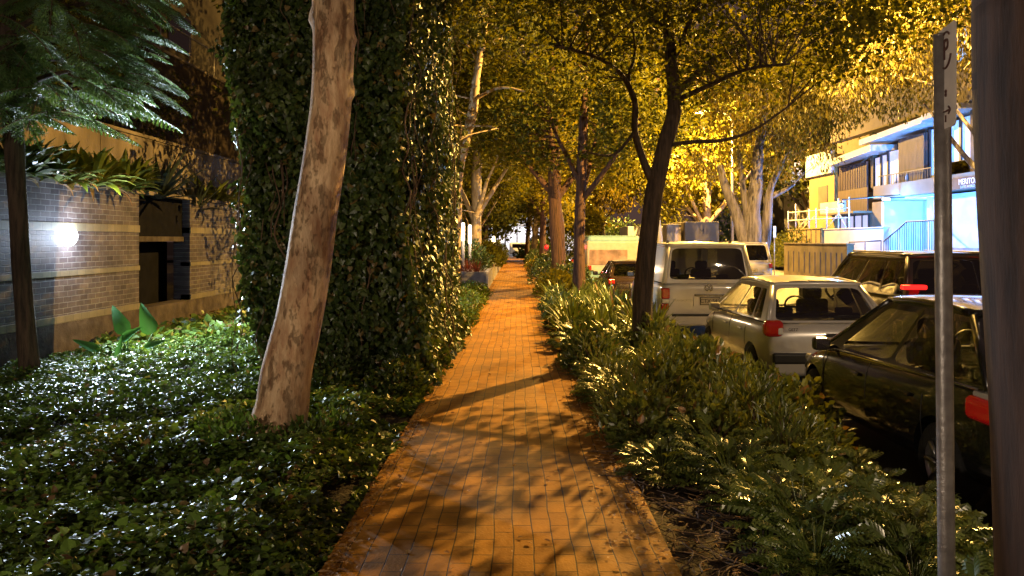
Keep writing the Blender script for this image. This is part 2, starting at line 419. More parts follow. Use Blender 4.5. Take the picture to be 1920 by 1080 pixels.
def lens_mat(name, col, em=0.0):
    m, nt, b = new_mat(name); b.inputs['Base Color'].default_value = (*col, 1); b.inputs['Roughness'].default_value = .12
    b.inputs['Coat Weight'].default_value = 1
    N, L = nt.nodes, nt.links
    tc = N.new('ShaderNodeTexCoord'); wv = N.new('ShaderNodeTexWave'); wv.inputs['Scale'].default_value = 30; L.new(tc.outputs['Object'], wv.inputs['Vector'])
    bp = N.new('ShaderNodeBump'); bp.inputs['Strength'].default_value = .25; bp.inputs['Distance'].default_value = .01
    L.new(wv.outputs['Fac'], bp.inputs['Height']); L.new(bp.outputs[0], b.inputs['Normal'])
    if em: b.inputs['Emission Color'].default_value = (*[min(1, c*1.6) for c in col], 1); b.inputs['Emission Strength'].default_value = em
    return m
M['red_lens'] = lens_mat('red_lens', (.45,.012,.008))
M['red_lit'] = lens_mat('lit_red_lens', (.42,.006,.006), .07)
M['red_glow'] = emit_mat('glowing_red', (1,.012,.01), 1.3)
M['clear_lens'] = lens_mat('clear_lens', (.6,.58,.55))
M['lamp_warm'] = emit_mat('warm_tube_light', (1,.76,.46), 5)
M['lamp_cold'] = emit_mat('cold_lamp_glass', (.88,.94,1), 14)
M['lamp_sodium'] = emit_mat('sodium_lamp', SODIUM, 30)
M['win_cool'] = emit_mat('lit_curtain_cool', (.30,.55,1.0), .5)
M['win_white'] = emit_mat('lit_curtain_white', (.62,.62,.9), .4)
M['win_far'] = emit_mat('far_lit_window', (1,.93,.96), .45)
M['win_warm'] = emit_mat('far_warm_window', (1,.6,.3), .8)
M['lamp_entrance'] = emit_mat('entrance_lamp', (.75,.95,1), 8)

# ------------------------------------------------------------------ ground and road
PL, PR = -.95, .78           # path edges
KX = 2.78                    # kerb line
RZ = -.35                    # road level
def gz(x, y):
    if x < PL:
        t = min(1, (PL - x)/6.0)
        return -.03 - .22*t*t + .04*noise.noise(Vector((x*.6, y*.6, 0)))
    t = min(1, max(0, (x - PR)/2.0))
    return -.03 - .18*t + .03*noise.noise(Vector((x*.8, y*.8, 3)))

def sheet(name, x0, x1, y0, y1, nx, ny, fz, m):
    xs = np.linspace(x0, x1, nx); ys = np.linspace(y0, y1, ny)
    b = MB(); b.add([(x, y, fz(x, y)) for y in ys for x in xs], [(j*nx+i, j*nx+i+1, (j+1)*nx+i+1, (j+1)*nx+i) for j in range(ny-1) for i in range(nx-1)], True)
    return b.build(name, m)
g = sheet('ground', -400, 400, -200, 900, 2, 2, lambda x, y: -.60, M['soil']); tag(g, kind='structure')
g = sheet('garden_soil', -7.2, PL, -2, 80, 26, 110, gz, M['soil']); tag(g, kind='structure')
g = sheet('verge_soil', PR, KX-.16, -2, 80, 12, 110, gz, M['soil']); tag(g, kind='structure')
g = sheet('path', PL-.03, PR+.03, -2, 78, 8, 160, lambda x, y: .006*noise.noise(Vector((x*1.5, y*.8, 0))), M['brick_path']); tag(g, kind='structure')
g = sheet('road', KX, 11.9, -20, 120, 2, 2, lambda x, y: RZ, M['asphalt']); tag(g, kind='structure')
b = MB(); b.box(KX-.16, KX, -20, 78, -.6, -.20); g = b.build('kerb', M['concrete'], bevel=.02); tag(g, kind='structure')
b = MB(); b.box(11.9, 12.06, -20, 120, -.6, -.20); g = b.build('kerb', M['concrete'], bevel=.02); tag(g, kind='structure')
g = sheet('pavement', 12.05, 16.2, -20, 120, 2, 2, lambda x, y: -.204, M['concrete']); tag(g, kind='structure')
g = sheet('cross_road', -60, 60, 79, 90, 2, 2, lambda x, y: -.10, M['asphalt']); tag(g, kind='structure')

# ------------------------------------------------------------------ foliage makers
def scatter_crown(name, parent, blobs, nclust, per, size, m, kind='oval', cr=.35, droop=0., flat=.6, hollow=.0, width=1.0):
    """leaf clumps spread through ellipsoids (in world coordinates)"""
    cs = []
    wts = np.array([b[3]*b[4]*b[5] for b in blobs]); wts = wts**.8; wts /= wts.sum()
    while len(cs) < nclust:
        b = blobs[rng.choice(len(blobs), p=wts)]
        p = rng.normal(size=3); p /= np.linalg.norm(p); p *= (rng.random() ** (1/3.)) * 1.0
        if np.linalg.norm(p) < hollow: continue
        q = (b[0]+p[0]*b[3], b[1]+p[1]*b[4], b[2]+p[2]*b[5])
        if noise.noise(Vector(q)*.75) < -.10: continue
        cs.append(q)
    cs = np.array(cs)
    rr = cr*(.6+.8*rng.random(nclust))
    off = rand_dirs(nclust*per)*(rng.random((nclust*per, 1))**.5)
    off[:, 2] *= flat
    pos = np.repeat(cs, per, 0) + off*np.repeat(rr, per)[:, None]
    d = off + rand_dirs(len(pos))*.7; d[:, 2] -= droop
    nn = rand_dirs(len(pos), .8)
    if droop > 1: nn = rand_dirs(len(pos), 0)
    o = bulk_leaves(name, pos, d, nn, size*(.45+1.0*rng.random(len(pos))), m, parent, kind, width)
    return o, cs

def twigs(mb, limbs, cs, share=.35, r=.012, maxlen=2.6):
    """thin branches from the limbs out to some clumps"""
    pts = []
    for L in limbs:
        for a, b in zip(L[:-1], L[1:]):
            for t in (0, .16, .33, .5, .66, .83): pts.append(a.lerp(b, t))
    A = np.array([tuple(p) for p in pts]); cnt = {}
    for c in cs[:int(len(cs)*share)]:
        dd = np.linalg.norm(A - c, axis=1) + np.maximum(0, A[:, 2]-c[2])*.8
        i = int(dd.argmin()); cnt[i] = cnt.get(i, 0)+1
        if cnt[i] > 3: continue
        a = Vector(A[i]); e = Vector(c)
        if (e-a).length > maxlen or (e-a).length < .15: continue
        mid = a.lerp(e, .5) + Vector((random.uniform(-.15,.15), random.uniform(-.15,.15), random.uniform(0,.22)))*(e-a).length*.5
        mb.tube([a, mid, e], [r*1.6, r*1.1, r*.4], 5, cap=False, resample=3)

def tree(name, label, cat, trunk, radii, limbs, blobs, nclust, per, size, leafm, barkm, group=None, kind='oval', jit=.22, seg=14, tw=.35, tr=.012, **kw):
    base = Vector(trunk[0]); root = empty(name, (base.x, base.y, base.z), label, cat, group)
    mb = MB(); mb.tube([p for p in trunk], radii, seg, jit, resample=6)
    lv = []
    for pts, r0, r1 in limbs:
        n = len(pts); mb.tube(pts, [r0+(r1-r0)*i/(n-1) for i in range(n)], 8, .15, resample=5)
        lv.append([Vector(p) for p in pts])
    o, cs = scatter_crown('crown', None, blobs, nclust, per, size, leafm, kind, **kw)
    twigs(mb, lv + [[Vector(p) for p in trunk[len(trunk)//2:]]], cs, tw, tr)
    t = mb.build('trunk', barkm)
    off = Matrix.Translation(-base)
    for ob in (t, o): ob.data.transform(off); ob.parent = root
    return root
# ================================================================== STRUCTURES ON THE LEFT
WX = -7.0
wall = empty('brick_wall', (WX, 6, -.4), 'long dark brick garden wall with cream brick bands and a round lamp', 'wall')
def wseg(mb, y0, y1, z0, z1, th=.35, out=0.0): mb.box(WX-th, WX+out, y0, y1, z0, z1)
HY0, HY1 = 14.8, 17.1     # recess
b = MB(); wseg(b, 3, HY0, -.6, .37); wseg(b, HY0, HY1, -.6, .37); wseg(b, HY1, 26, -.6, .37)
def loc(o, root):
    o.data.transform(Matrix.Translation(-root.location)); o.parent = root; return o
# material coords are object space so keep meshes in world coordinates under a root at the origin
wall.location = (0, 0, 0)
b = MB()
for y0, y1 in ((-6, HY0), (HY1, 26)):
    for z0, z1 in ((.375, 2.5),): wseg(b, y0, y1, z0, z1)
b.build('brick_face', M['brick_wall'], wall)
b = MB(); wseg(b, -6, 26, -.7, .375, out=.02); b.build('stone_base', M['stone_base'], wall)
for z0, z1 in ((1.79, 1.92), (1.09, 1.18), (.372, .485)):
    for y0, y1 in ((-6, HY0), (HY1, 26)):
        b = MB(); wseg(b, y0, y1, z0, z1, .2, .022); b.build('brick_band', M['brick_cream'], wall, bevel=.004)
b = MB(); wseg(b, -6, 26, 2.503, 2.58, .42, .04); b.build('coping', M['concrete_old'], wall, bevel=.01)
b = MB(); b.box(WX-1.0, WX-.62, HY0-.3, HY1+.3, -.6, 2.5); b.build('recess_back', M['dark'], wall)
b = MB(); b.box(WX-.62, WX-.16, HY0, HY1, 1.72, 2.5); b.build('recess_lintel', M['dark'], wall)  # back and lintel coloured near black for the recess's shade
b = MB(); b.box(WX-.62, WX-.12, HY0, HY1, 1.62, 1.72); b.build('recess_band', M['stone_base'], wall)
# lamp on the wall
LY, LZ = 12.4, 1.71
lamp = empty('wall_lamp', (WX, LY, LZ), 'round cold white bulkhead lamp glowing on the dark brick wall', 'lamp')
b = MB(); b.lathe((0,0,0), [(0,0),(.11,0),(.115,.02),(.11,.03)], 28, 'x'); b.build('housing', M['white_metal'], lamp)
b = MB(); b.lathe((0,0,0), [(.150,.002),(.155,.04),(.147,.075),(.12,.115),(.07,.15),(0.001,.165)], 28, 'x'); b.build('glass', M['lamp_cold'], lamp)
point('wall_lamp_glow', (.40, 0, 0), 42, (.62, .76, 1.0), .09, lamp)
l_ = point('wall_lamp_light', (.20, 0, 0), 1250, (.74, .86, 1.0), .10, lamp, spot=168); l_.rotation_euler = (0, R(-90), 0)

added_lamp = empty('wall_lamp', (WX, -2.2, 2.0), 'added warm bulkhead lamp, unseen on the brick wall behind the camera', 'lamp')  # added, unseen: warms the sign, pale trunk and ground cover from the left
b = MB(); b.lathe((0,0,0), [(0,0),(.11,0),(.115,.02),(.11,.03)], 28, 'x'); b.build('housing', M['white_metal'], added_lamp)
b = MB(); b.lathe((0,0,0), [(.150,.002),(.155,.04),(.147,.075),(.12,.115),(.07,.15),(0.001,.165)], 28, 'x'); b.build('glass', M['lamp_warm'], added_lamp)
point('wall_lamp_glow', (.4, 0, 0), 420, (1,.80,.58), .1, added_lamp)

# planter terrace and walls behind
g = sheet('terrace_soil', -8.6, -7.3, 2, 30, 4, 20, lambda x, y: 2.42, M['soil']); tag(g, kind='structure')
def wallbox(name, label, m, X, y0, y1, z0, z1, cap=.08):
    r = empty(name, (X, y0, z0), label, 'wall')
    r.location = (0, 0, 0)
    b = MB(); b.box(X-.3, X, y0, y1, z0, z1); b.build('wall_face', m, r)
    b = MB(); b.box(X-.34, X+.04, y0, y1, z1+.002, z1+cap); b.build('coping', M['concrete_old'], r, bevel=.01)
    b = MB()
    y = y0+1.5
    while y < y1:
        b.box(X-.01, X+.006, y-.012, y+.012, z0, z1); y += 2.4
    b.build('joint', M['stone_base'], r)
    return r
wallbox('terrace_wall', 'stained concrete terrace wall just above the brick wall', M['concrete_old'], -8.6, 3, 26.5, 2.0, 4.0)
g = sheet('upper_terrace_soil', -11, -8.9, 2, 30, 4, 20, lambda x, y: 3.9, M['soil']); tag(g, kind='structure')
wallbox('upper_terrace_wall', 'high concrete parapet wall carrying a thin handrail, top left', M['parapet'], -11.0, 3, 40, 3.5, 7.5)
hr = empty('handrail', (0,0,0), 'thin metal handrail on posts along the high parapet', 'handrail')
b = MB(); b.tube([(-11.15, 10, 8.55), (-11.15, 40, 8.55)], .028, 8); b.build('top_rail', M['galv'], hr)
for k in range(12):
    b = MB(); y = 14+k*2.2; b.tube([(-11.15, y, 7.5), (-11.15, y, 8.55)], .022, 8); b.build('post', M['galv'], hr)
ph = empty('porch_column', (0,0,0), 'slim wooden column standing behind the handrail, top left', 'column')
b = MB(); b.tube([(-11.5, 25.4, 7.4), (-11.5, 25.4, 12)], .14, 10); b.build('shaft', M['red_bark'], ph)
b = MB(); b.box(-11.7, -11.3, 25.2, 25.6, 7.4, 7.7); b.build('base', M['concrete_old'], ph)
bl = empty('apartment_block', (0,0,0), 'dark brick apartment block rising behind the terraces, top left', 'building')
b = MB(); b.box(-24, -14, 2, 44, 3, 20); b.build('wall', M['dark_brick'], bl)
for k in range(6):
    for zz in (9.5, 12.8, 16):
        b = MB(); y = 8+k*6; b.box(-14, -13.95, y, y+2.2, zz, zz+1.5); wo_ = b.build('window', M['glass_dark'], bl)
        b = MB(); b.box(-13.95, -13.9, y-.06, y+2.26, zz-.08, zz-.002); b.build('sill', M['concrete_old'], wo_)
b = MB(); b.box(-24.2, -13.7, 1.8, 44.2, 20.002, 20.4); b.build('roof', M['dark_brick'], bl)

# strappy plants overhanging the wall
def strap_plant(name, n, length, width, m, spread=1.0, droop=.6, seg=5, wob=.15):
    b = MB()
    for i in range(n):
        a = random.uniform(0, 2*math.pi); L = length*random.uniform(.65, 1.1)
        el = random.uniform(.25, 1.35)*spread
        d = Vector((math.cos(a)*math.sin(el), math.sin(a)*math.sin(el), math.cos(el)))
        s = Vector((-math.sin(a), math.cos(a), 0)); p = Vector((math.cos(a), math.sin(a), 0))*random.uniform(0, .06)
        v = []; 
        for k in range(seg+1):
            t = k/seg; wd = width*(.45+.9*t if t < .5 else 1.8*(1-t)**.8)*.5+.0015
            up = d.cross(s)
            v += [p - s*wd + up*wd*.25, p.copy(), p + s*wd + up*wd*.25]
            p = p + d*(L/seg); d = (d + Vector((0,0,-droop*(t+.15)*.6)) + Vector((random.uniform(-wob,wob),)*2+(0,))*.3).normalized()
        f = []
        for k in range(seg):
            q = k*3; f += [(q, q+1, q+4, q+3), (q+1, q+2, q+5, q+4)]
        b.add(v, f)
    me = b.build(name, m); return me

def plant_thing(name, proto_mesh, part, locv, sc, rz, label, cat, group=None):
    r = empty(name, locv, label, cat, group, rz); r.scale = (sc, sc, sc)
    o = bpy.data.objects.new(part, proto_mesh); C.objects.link(o); o.parent = r
    return r
def take(o):
    me = o.data; bpy.data.objects.remove(o); return me
strapA = [take(strap_plant('strap_leaves', 46, .62, .045, M['strap'], 1.0, .55)) for _ in range(3)]
strapW = [take(strap_plant('broad_strap_leaves', 46, .72, .15, M['strap'], 1.1, .75)) for _ in range(3)]
strapR = [take(strap_plant('red_strap_leaves', 50, .8, .035, M['red_leaf'], .9, .35))]
strapG = [take(strap_plant('agave_leaves', 40, .95, .12, M['agave'], 1.15, .18, wob=.02))]
dryM = take(strap_plant('dry_leaves', 7, .5, .06, M['dry'], 1.4, 1.6))
for i in range(9):
    y = 10.6 + i*.52
    plant_thing('strap_leaf_plant', strapW[i % 3], 'leaves', (-7.15 + .1*(i % 2), y, 2.5), .95+.15*(i % 3), i*1.3,
      f'broad strap-leaved plant spilling over the brick wall top, {["first","second","third","fourth","fifth","sixth","seventh","eighth","ninth"][i]} from the left', 'plant', 'strap-leaved plants along the wall top')
for i, y in enumerate((12.1, 12.75, 13.05, 13.6)):
    r = plant_thing('dry_leaf_bunch', dryM, 'leaves', (-6.98, y, 2.5), .8+.1*i, i*2., 
       f'pale dead leaves hanging down the wall face, {["leftmost","second","third","rightmost"][i]} of four bunches', 'leaves', 'dead leaves hanging from the wall top')
plant_thing('agave', strapG[0], 'leaves', (-7.0, 15.6, 2.45), 1.15, 0, 'big dark spiky agave rosette sitting above the dark recess', 'plant')
plant_thing('agave', strapG[0], 'leaves', (-7.1, 17.6, 2.3), .95, 1, 'smaller dark agave beside the big one on the wall top', 'plant')
for i, y in enumerate((19, 20.3, 21.8, 23.5)):
    plant_thing('terrace_shrub', strapW[i % 3], 'leaves', (-7.3, y, 2.4), 1.3, i, f'dark leafy shrub on the terrace edge beyond the agaves, {["nearest","second","third","farthest"][i]} one', 'plant', 'shrubs on the terrace edge')

# broad-leaved plant before the wall
cn = empty('broad_leaf_plant', (-5.85, 12.0, -.25), 'young plant with large upright green leaves in front of the brick wall', 'plant')
def big_leaf(base, tip, width, up):
    b = MB(); base = Vector(base); tip = Vector(tip); d = tip-base; s = d.normalized().cross(Vector(up)).normalized(); v = []; n = 8
    u = s.cross(d.normalized())
    for k in range(n+1):
        t = k/n; wd = width*1.15*min(1, (t+.05)*4)**.6*(1-t)**.75 + .001
        p = base + d*t - u*(.12*t*t)*d.length
        v += [p - s*wd + u*wd*.35, p, p + s*wd + u*wd*.35]
    f = []
    for k in range(n): q = k*3; f += [(q, q+1, q+4, q+3), (q+1, q+2, q+5, q+4)]
    b.add(v, f, True); return b
for i, (st, bs, tp, wd) in enumerate([((-.02,0,0), (.02,-.05,.50), (-.26,.02,.93), .13), ((.12,0,0), (.38,0,.50), (.16,.04,.96), .14), ((0,0,0),(-.02,-.1,.42),(.28,-.2,.62),.08),
     ((-.05,0,0),(-.42,0,.25),(-.85,0,.42),.07), ((0,0,0),(-.1,-.1,.1),(-.02,-.15,.52),.06), ((.1,0,0),(.3,-.1,.3),(.62,-.1,.42),.06)]):
    lf = big_leaf(bs, tp, wd, (0,-1,.4)).build('leaf', M['canna'], cn)
    b = MB(); b.tube([st, ((st[0]+bs[0])/2+.02, bs[1]/2, bs[2]*.55), bs], [.018,.014,.009], 6, resample=3); b.build('stalk', M['stalk'], cn)

# ================================================================== IVY THICKET
def hull_x(y, z):   # right and left faces of the ivy mass
    n = noise.noise(Vector((y*.6, z*.55, 1.7)))
    xr = -1.12 + .20*n - .16*min(1, max(0, (11-y)/3)) * (1 if z > 1 else .6)
    if z < 1.0: xr += .22*(1-z)**1.2
    xl = -2.8 - .17*max(0, min(3.5, z)) + .3*noise.noise(Vector((y*.5, z*.5, 7.7)))
    return xl, xr
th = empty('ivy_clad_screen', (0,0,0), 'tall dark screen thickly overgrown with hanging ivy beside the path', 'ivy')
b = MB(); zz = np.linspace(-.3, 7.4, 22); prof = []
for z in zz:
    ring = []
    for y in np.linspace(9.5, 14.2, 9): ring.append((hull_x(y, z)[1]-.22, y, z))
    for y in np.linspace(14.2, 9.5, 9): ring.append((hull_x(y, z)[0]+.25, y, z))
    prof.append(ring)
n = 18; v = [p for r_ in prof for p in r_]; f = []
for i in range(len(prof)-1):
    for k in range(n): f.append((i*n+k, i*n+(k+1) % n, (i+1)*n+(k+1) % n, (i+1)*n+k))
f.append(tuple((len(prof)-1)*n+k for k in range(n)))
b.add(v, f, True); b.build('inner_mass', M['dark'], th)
pos = []; nor = []
N_ = 80000
for i in range(N_):
    z = random.uniform(-.2, 6.6); fz = random.random()
    if fz < .42:     # front face
        y = 9.25 + abs(random.gauss(0, .16)); xl, xr = hull_x(9.3, z); x = random.uniform(xl, xr+.02); nr = (0, -1, .25)
        y = y - .05 - .6*max(0, noise.noise(Vector((x*1.1, z*.8, 4)))+.25) + .1*noise.noise(Vector((x*4, z*3, 2))); y = min(y, 9.45)
    elif fz < .84:   # right face
        y = 9.3 + 5.0*random.random()**.8; xl, xr = hull_x(y, z); x = xr - abs(random.gauss(0, .12)) + .12*noise.noise(Vector((y*2.5, z*2.5, 9))); nr = (1, -.3, .3)
    else:            # left face
        y = random.uniform(9.3, 12); xl, xr = hull_x(y, z); x = xl + abs(random.gauss(0, .10)) - .3*max(0, noise.noise(Vector((y*2, z*1.5, 5)))+.2); nr = (-1, -.5, .2)
    pos.append((x, y, z)); nor.append(nr)
nor = np.array(nor, float) + rng.normal(size=(N_, 3))*.55
d = rand_dirs(N_, 0)*.8; d[:, 2] -= .9
bulk_leaves('ivy_leaves', pos, d, nor, .075*(.55+.8*rng.random(N_)), M['hedge'], th, 'ivy')
b = MB()
for i in range(60):
    if i % 3: x0 = random.uniform(-3.3, -1.15); y0 = 9.2 - random.uniform(0, .12)
    else: y0 = random.uniform(9.3, 13.5); x0 = hull_x(y0, 3)[1] + .06
    z0 = random.uniform(1.5, 6.5); L_ = random.uniform(.5, 2.2); p = [(x0, y0, z0)]
    for k in range(5): p.append((x0 + random.uniform(-.1, .1), y0 + random.uniform(-.05, .05), z0 - L_*(k+1)/5))
    b = MB(); b.tube(p, random.uniform(.004, .010), 5, resample=3, cap=False); b.build('vine', M['stem'], th)

# low clipped hedge past the screen and mounding edge of the ivy
def bush(name, label, cat, cx, cy, cz, rx, ry, rz_, n, size, m, group=None, kind='oval', drop=False):
    r = empty(name, (cx, cy, cz), label, cat, group)
    d_ = rand_dirs(n); d_[:, 2] = np.abs(d_[:, 2]); rad = .55 + .5*rng.random((n, 1))**.5
    rad *= np.array([[1 + .30*noise.noise(Vector(p)*2.4+Vector((cx, cy, 0)))] for p in d_])
    pos = d_*rad*np.array([[rx, ry, rz_]])
    dd = d_ + rand_dirs(n)*.8 + np.array([[0, 0, .3]])
    bulk_leaves('foliage', pos, dd, d_ + rand_dirs(n)*.7 + np.array([[0, 0, .5]]), size*(.6+.7*rng.random(n)), m, r, kind)
    b = MB()
    for i in range(14):
        q = d_[i]; b.tube([(0, 0, 0), (q[0]*rx*.4, q[1]*ry*.4, q[2]*rz_*.5), (q[0]*rx*.8, q[1]*ry*.8, q[2]*rz_*.85)], [.014, .01, .004], 5, cap=False)
    b.build('stem', M['stem'], r)
    return r
ordn = ['nearest','second','third','fourth','fifth','sixth','seventh','eighth','ninth','tenth','eleventh','twelfth','thirteenth','fourteenth','fifteenth','sixteenth','seventeenth','eighteenth','nineteenth','twentieth']
for i in range(6):
    bush('hedge_shrub', f'low rounded hedge shrub between ivy screen and grey planter, {ordn[i]} from the camera', 'shrub', -1.45, 15.6+i*1.65, -.1, .66, 1.0, .48, 2600, .055, M['ivy'], 'low hedge shrubs past the ivy screen')
for i, (x, y, rr) in enumerate(((-1.3, 8.75, .36), (-1.2, 10.4, .34), (-1.15, 12.2, .34), (-2.05, 8.7, .45))):
    bush('edge_bush', 'small leafy bush at the foot of the ivy screen, ' + ['near path-side corner', 'midway along its lit side', 'near its far end', 'below its dark front'][i], 'bush', x, y, -.06, rr, rr*1.5, rr*1.1, 1500, .06, M['hedge'], 'bushes at the foot of the ivy screen')

for i, (x, y, rr) in enumerate(((-2.1,6.1,.30),(-1.65,6.15,.30),(-2.35,6.5,.28),(-1.55,6.6,.26))):
    bush('ivy_clump', 'ivy clump round the foot of the pale leaning trunk, ' + ['front left', 'front right', 'left side', 'right side'][i], 'bush', x, y, -.06, rr, rr, .30, 700, .05, M['ivy'], 'ivy clumps at the pale trunk')
# ================================================================== IVY GROUND COVER
def cover_h(x, y):
    h = .17 + .15*noise.noise(Vector((x*1.1, y*1.1, 0))) + .10*noise.noise(Vector((x*3, y*3, 5)))
    e = (PL - .02 - x); h *= min(1, max(.15, e/.5)); return max(.03, h)
pos = []; nn = []; sz = []
tgt = 95000; 
while len(pos) < tgt:
    y = 2.2 + 12.5*random.random()**1.25; x = random.uniform(-7.0, PL+.03)
    if x < -.66*y - .6: continue
    if y > 9.5 and -3.0 < x < -1.2: continue
    e = .10*noise.noise(Vector((y*1.8, 0, 0)))
    if x > PL - .04 + e: continue
    if noise.noise(Vector((x*2.2, y*2.2, 11))) < -.42: continue
    h = cover_h(x, y); u = random.random()**.45
    pos.append((x, y, gz(x, y) + h*u)); sz.append(1 if random.random() > .12 else 1.5)
n = len(pos)
nn = np.array([[0, 0, 1.]])+rng.normal(size=(n, 3))*.42
d = rand_dirs(n, .15, .4)
o = bulk_leaves('ivy_ground_cover', pos, d, nn, .047*(.5+.8*rng.random(n))*np.array(sz), M['ivy'], None, 'ivy'); tag(o, kind='stuff')
# rest of the left bed, far away
pos = []
while len(pos) < 16000:
    y = random.uniform(13, 45); x = random.uniform(-7.0, -1.0)
    if 25.8 < y < 60 and x > -2.6: continue
    if y < 14.5 and x > -3.1: continue
    pos.append((x, y, gz(x, y)+.05+.25*random.random()))
n = len(pos)
o = bulk_leaves('far_ground_cover', pos, rand_dirs(n, .3, .5), np.array([[0, 0, 1.]])+rng.normal(size=(n, 3))*.5, .13*(.6+.7*rng.random(n)), M['ivy'], None, 'ivy'); tag(o, kind='stuff')
# fallen leaves along the path edges
pos = []
while len(pos) < 4200:
    y = 2.6 + 30*random.random()**1.6
    k = random.random()
    x = PL + abs(random.gauss(0, .08)) - .02 if k < .44 else PR - abs(random.gauss(0, .14)) if k < .90 else random.uniform(PL, PR)
    pos.append((x, y, .012))
n = len(pos)
o = bulk_leaves('leaf_litter', pos, rand_dirs(n, .05, .1), np.array([[0, 0, 1.]])+rng.normal(size=(n, 3))*.25, .032*(.5+.9*rng.random(n)), M['dry'], None, 'oval'); tag(o, kind='stuff')

# ================================================================== RIGHT BED
lobM = []
for k in range(5):
    n = 110; a = rng.random(n)*2*np.pi; el = .45 + .95*rng.random(n)**.8
    d = np.stack([np.cos(a)*np.sin(el), np.sin(a)*np.sin(el), np.cos(el)], 1)
    st = .16 + .22*rng.random(n)
    p = d*st[:, None]; p[:, 2] = np.maximum(p[:, 2], .04)
    dd = d.copy(); dd[:, 2] = dd[:, 2]*.35 + .10
    up = np.array([[0, 0, 1.]]) + d*.1 + rng.normal(size=(n, 3))*.22
    L1 = bulk_leaves('lobed_leaves', p, dd, up, .115+.06*rng.random(n), M['lobed'], None, 'lobed', 1.0)
    b = MB()
    for i in range(n): b.tube([(0, 0, 0), tuple(p[i]*.55+np.array([0, 0, .03])), tuple(p[i])], [.006, .005, .003], 4, cap=False)
    stm = b.build('leaf_stalks', M['strap'])
    lobM.append((take(L1), take(stm)))
shrM = []
for k in range(3):
    q = bush('tmp', 'x', 'x', 0, 0, 0, .40, .40, .50, 800, .085, M['shrub'], None, 'narrow' if k else 'oval'); ch = list(q.children)
    fo = [c for c in ch if c.name.startswith('foliage')][0]; sm_ = [c for c in ch if c.name.startswith('stem')][0]
    shrM.append((take(fo), take(sm_))); bpy.data.objects.remove(q)
rows = [('path-side', 1.12), ('second', 1.58), ('third', 2.04), ('kerb-side', 2.46)]
for ri, (rn, rx_) in enumerate(rows):
    for j in range(20):
        y = 3.0 + j*.47 + random.uniform(-.12, .12) + .2*(ri % 2)
        if (y < 5.5 and ri == 0) or (y < 3.9 and ri == 1): continue
        if y < 5.2 and ri == 0: 
            if j % 2: continue
            xx = 1.30
        else: xx = rx_ + random.uniform(-.1, .1)
        if y > 6.6 and ri == 0: xx -= .10
        s = random.uniform(.85, 1.15) * (1.0 if ri < 3 else .85) * (1.12 if y > 7 else 1)
        s *= random.uniform(.74, 1.06)
        r = empty('lobed_leaf_plant', (xx, y, gz(xx, y)-.01), f'glossy lobed-leaf plant, {ordn[j]} from the camera in the {rn} row of the right bed', 'plant', 'lobed-leaf plants in the right bed', random.uniform(0, 6.28)); r.scale = (s, s, s*(1.12 if ri in (1, 2) else .92))
        A, B = lobM[random.randrange(5)] if (y < 6.2 or random.random() < .3) else shrM[random.randrange(3)]
        if B in [q[1] for q in shrM]:
            r.name = 'small_leaf_shrub'; r['group'] = 'small-leaved shrubs in the right bed'; r['label'] = r['label'].replace('glossy lobed-leaf plant', 'glossy small-leaved shrub')
        for nm, me in (('leaves', A), ('stalks', B)):
            oo = bpy.data.objects.new(nm, me); C.objects.link(oo); oo.parent = r
for i in range(34):
    y = 12.3 + (i//3)*.95 + random.uniform(-.2, .2); x = (1.05, 1.6, 2.2)[i % 3] + random.uniform(-.12, .12)
    plant_thing('strap_leaf_clump', strapA[i % 3], 'leaves', (x, y, -.08), 1.0+.35*random.random(), random.random()*6,
       f'upright strappy clump in the {["path-side","middle","kerb-side"][i%3]} row under the trees, {ordn[i//3]} from the camera', 'plant', 'strappy clumps under the street trees')
for i in range(14):
    y = 24 + i*3.1; x = (1.25, 1.9)[i % 2]
    bush('verge_shrub', f'rounded shrub on the right verge beyond the strappy clumps, {ordn[i]} from the camera', 'shrub', x, y, -.08, .75, 1.4, .75+.2*(i % 3), 1300, .11, M['crown_yellow'] if i % 3 == 0 else M['hedge'], 'rounded shrubs on the far right verge')
for i in range(5):
    bush('path_edge_shrub', f'small dense shrub leaning over the right path edge, {ordn[i]} from the camera', 'shrub', .98, 10.6+i*2.2, -.05, .42, .8, .46, 1500, .07, M['hedge'], 'small shrubs over the right path edge')
# dry twigs and litter on the mulch in front of the bed
b = MB()
for i in range(170):
    x = random.uniform(.8, 1.55); y = random.uniform(3.2, 6.4); a = random.uniform(0, 6.28); L_ = random.uniform(.15, .5); p = []
    for k in range(5):
        p.append((x, y, gz(x, y)+.02+.03*random.random())); x += math.cos(a)*L_/4; y += math.sin(a)*L_/4; a += random.uniform(-.5, .5)
    b.tube(p, random.uniform(.002, .005), 4, cap=False, resample=2)
o = b.build('dry_twigs', M['stem']); tag(o, kind='stuff')
pos = []
while len(pos) < 2600:
    x = random.uniform(.76, 2.6); y = 2.8 + 9*random.random()**1.3; pos.append((x, y, gz(x, y)+.015+.02*random.random()))
n = len(pos); o = bulk_leaves('mulch_leaves', pos, rand_dirs(n, .1, .2), np.array([[0, 0, 1.]])+rng.normal(size=(n, 3))*.4, .05*(.5+.9*rng.random(n)), M['dry'], None, 'narrow'); tag(o, kind='stuff')
# ================================================================== TREES
def px(*a): return [P(*q) for q in a]
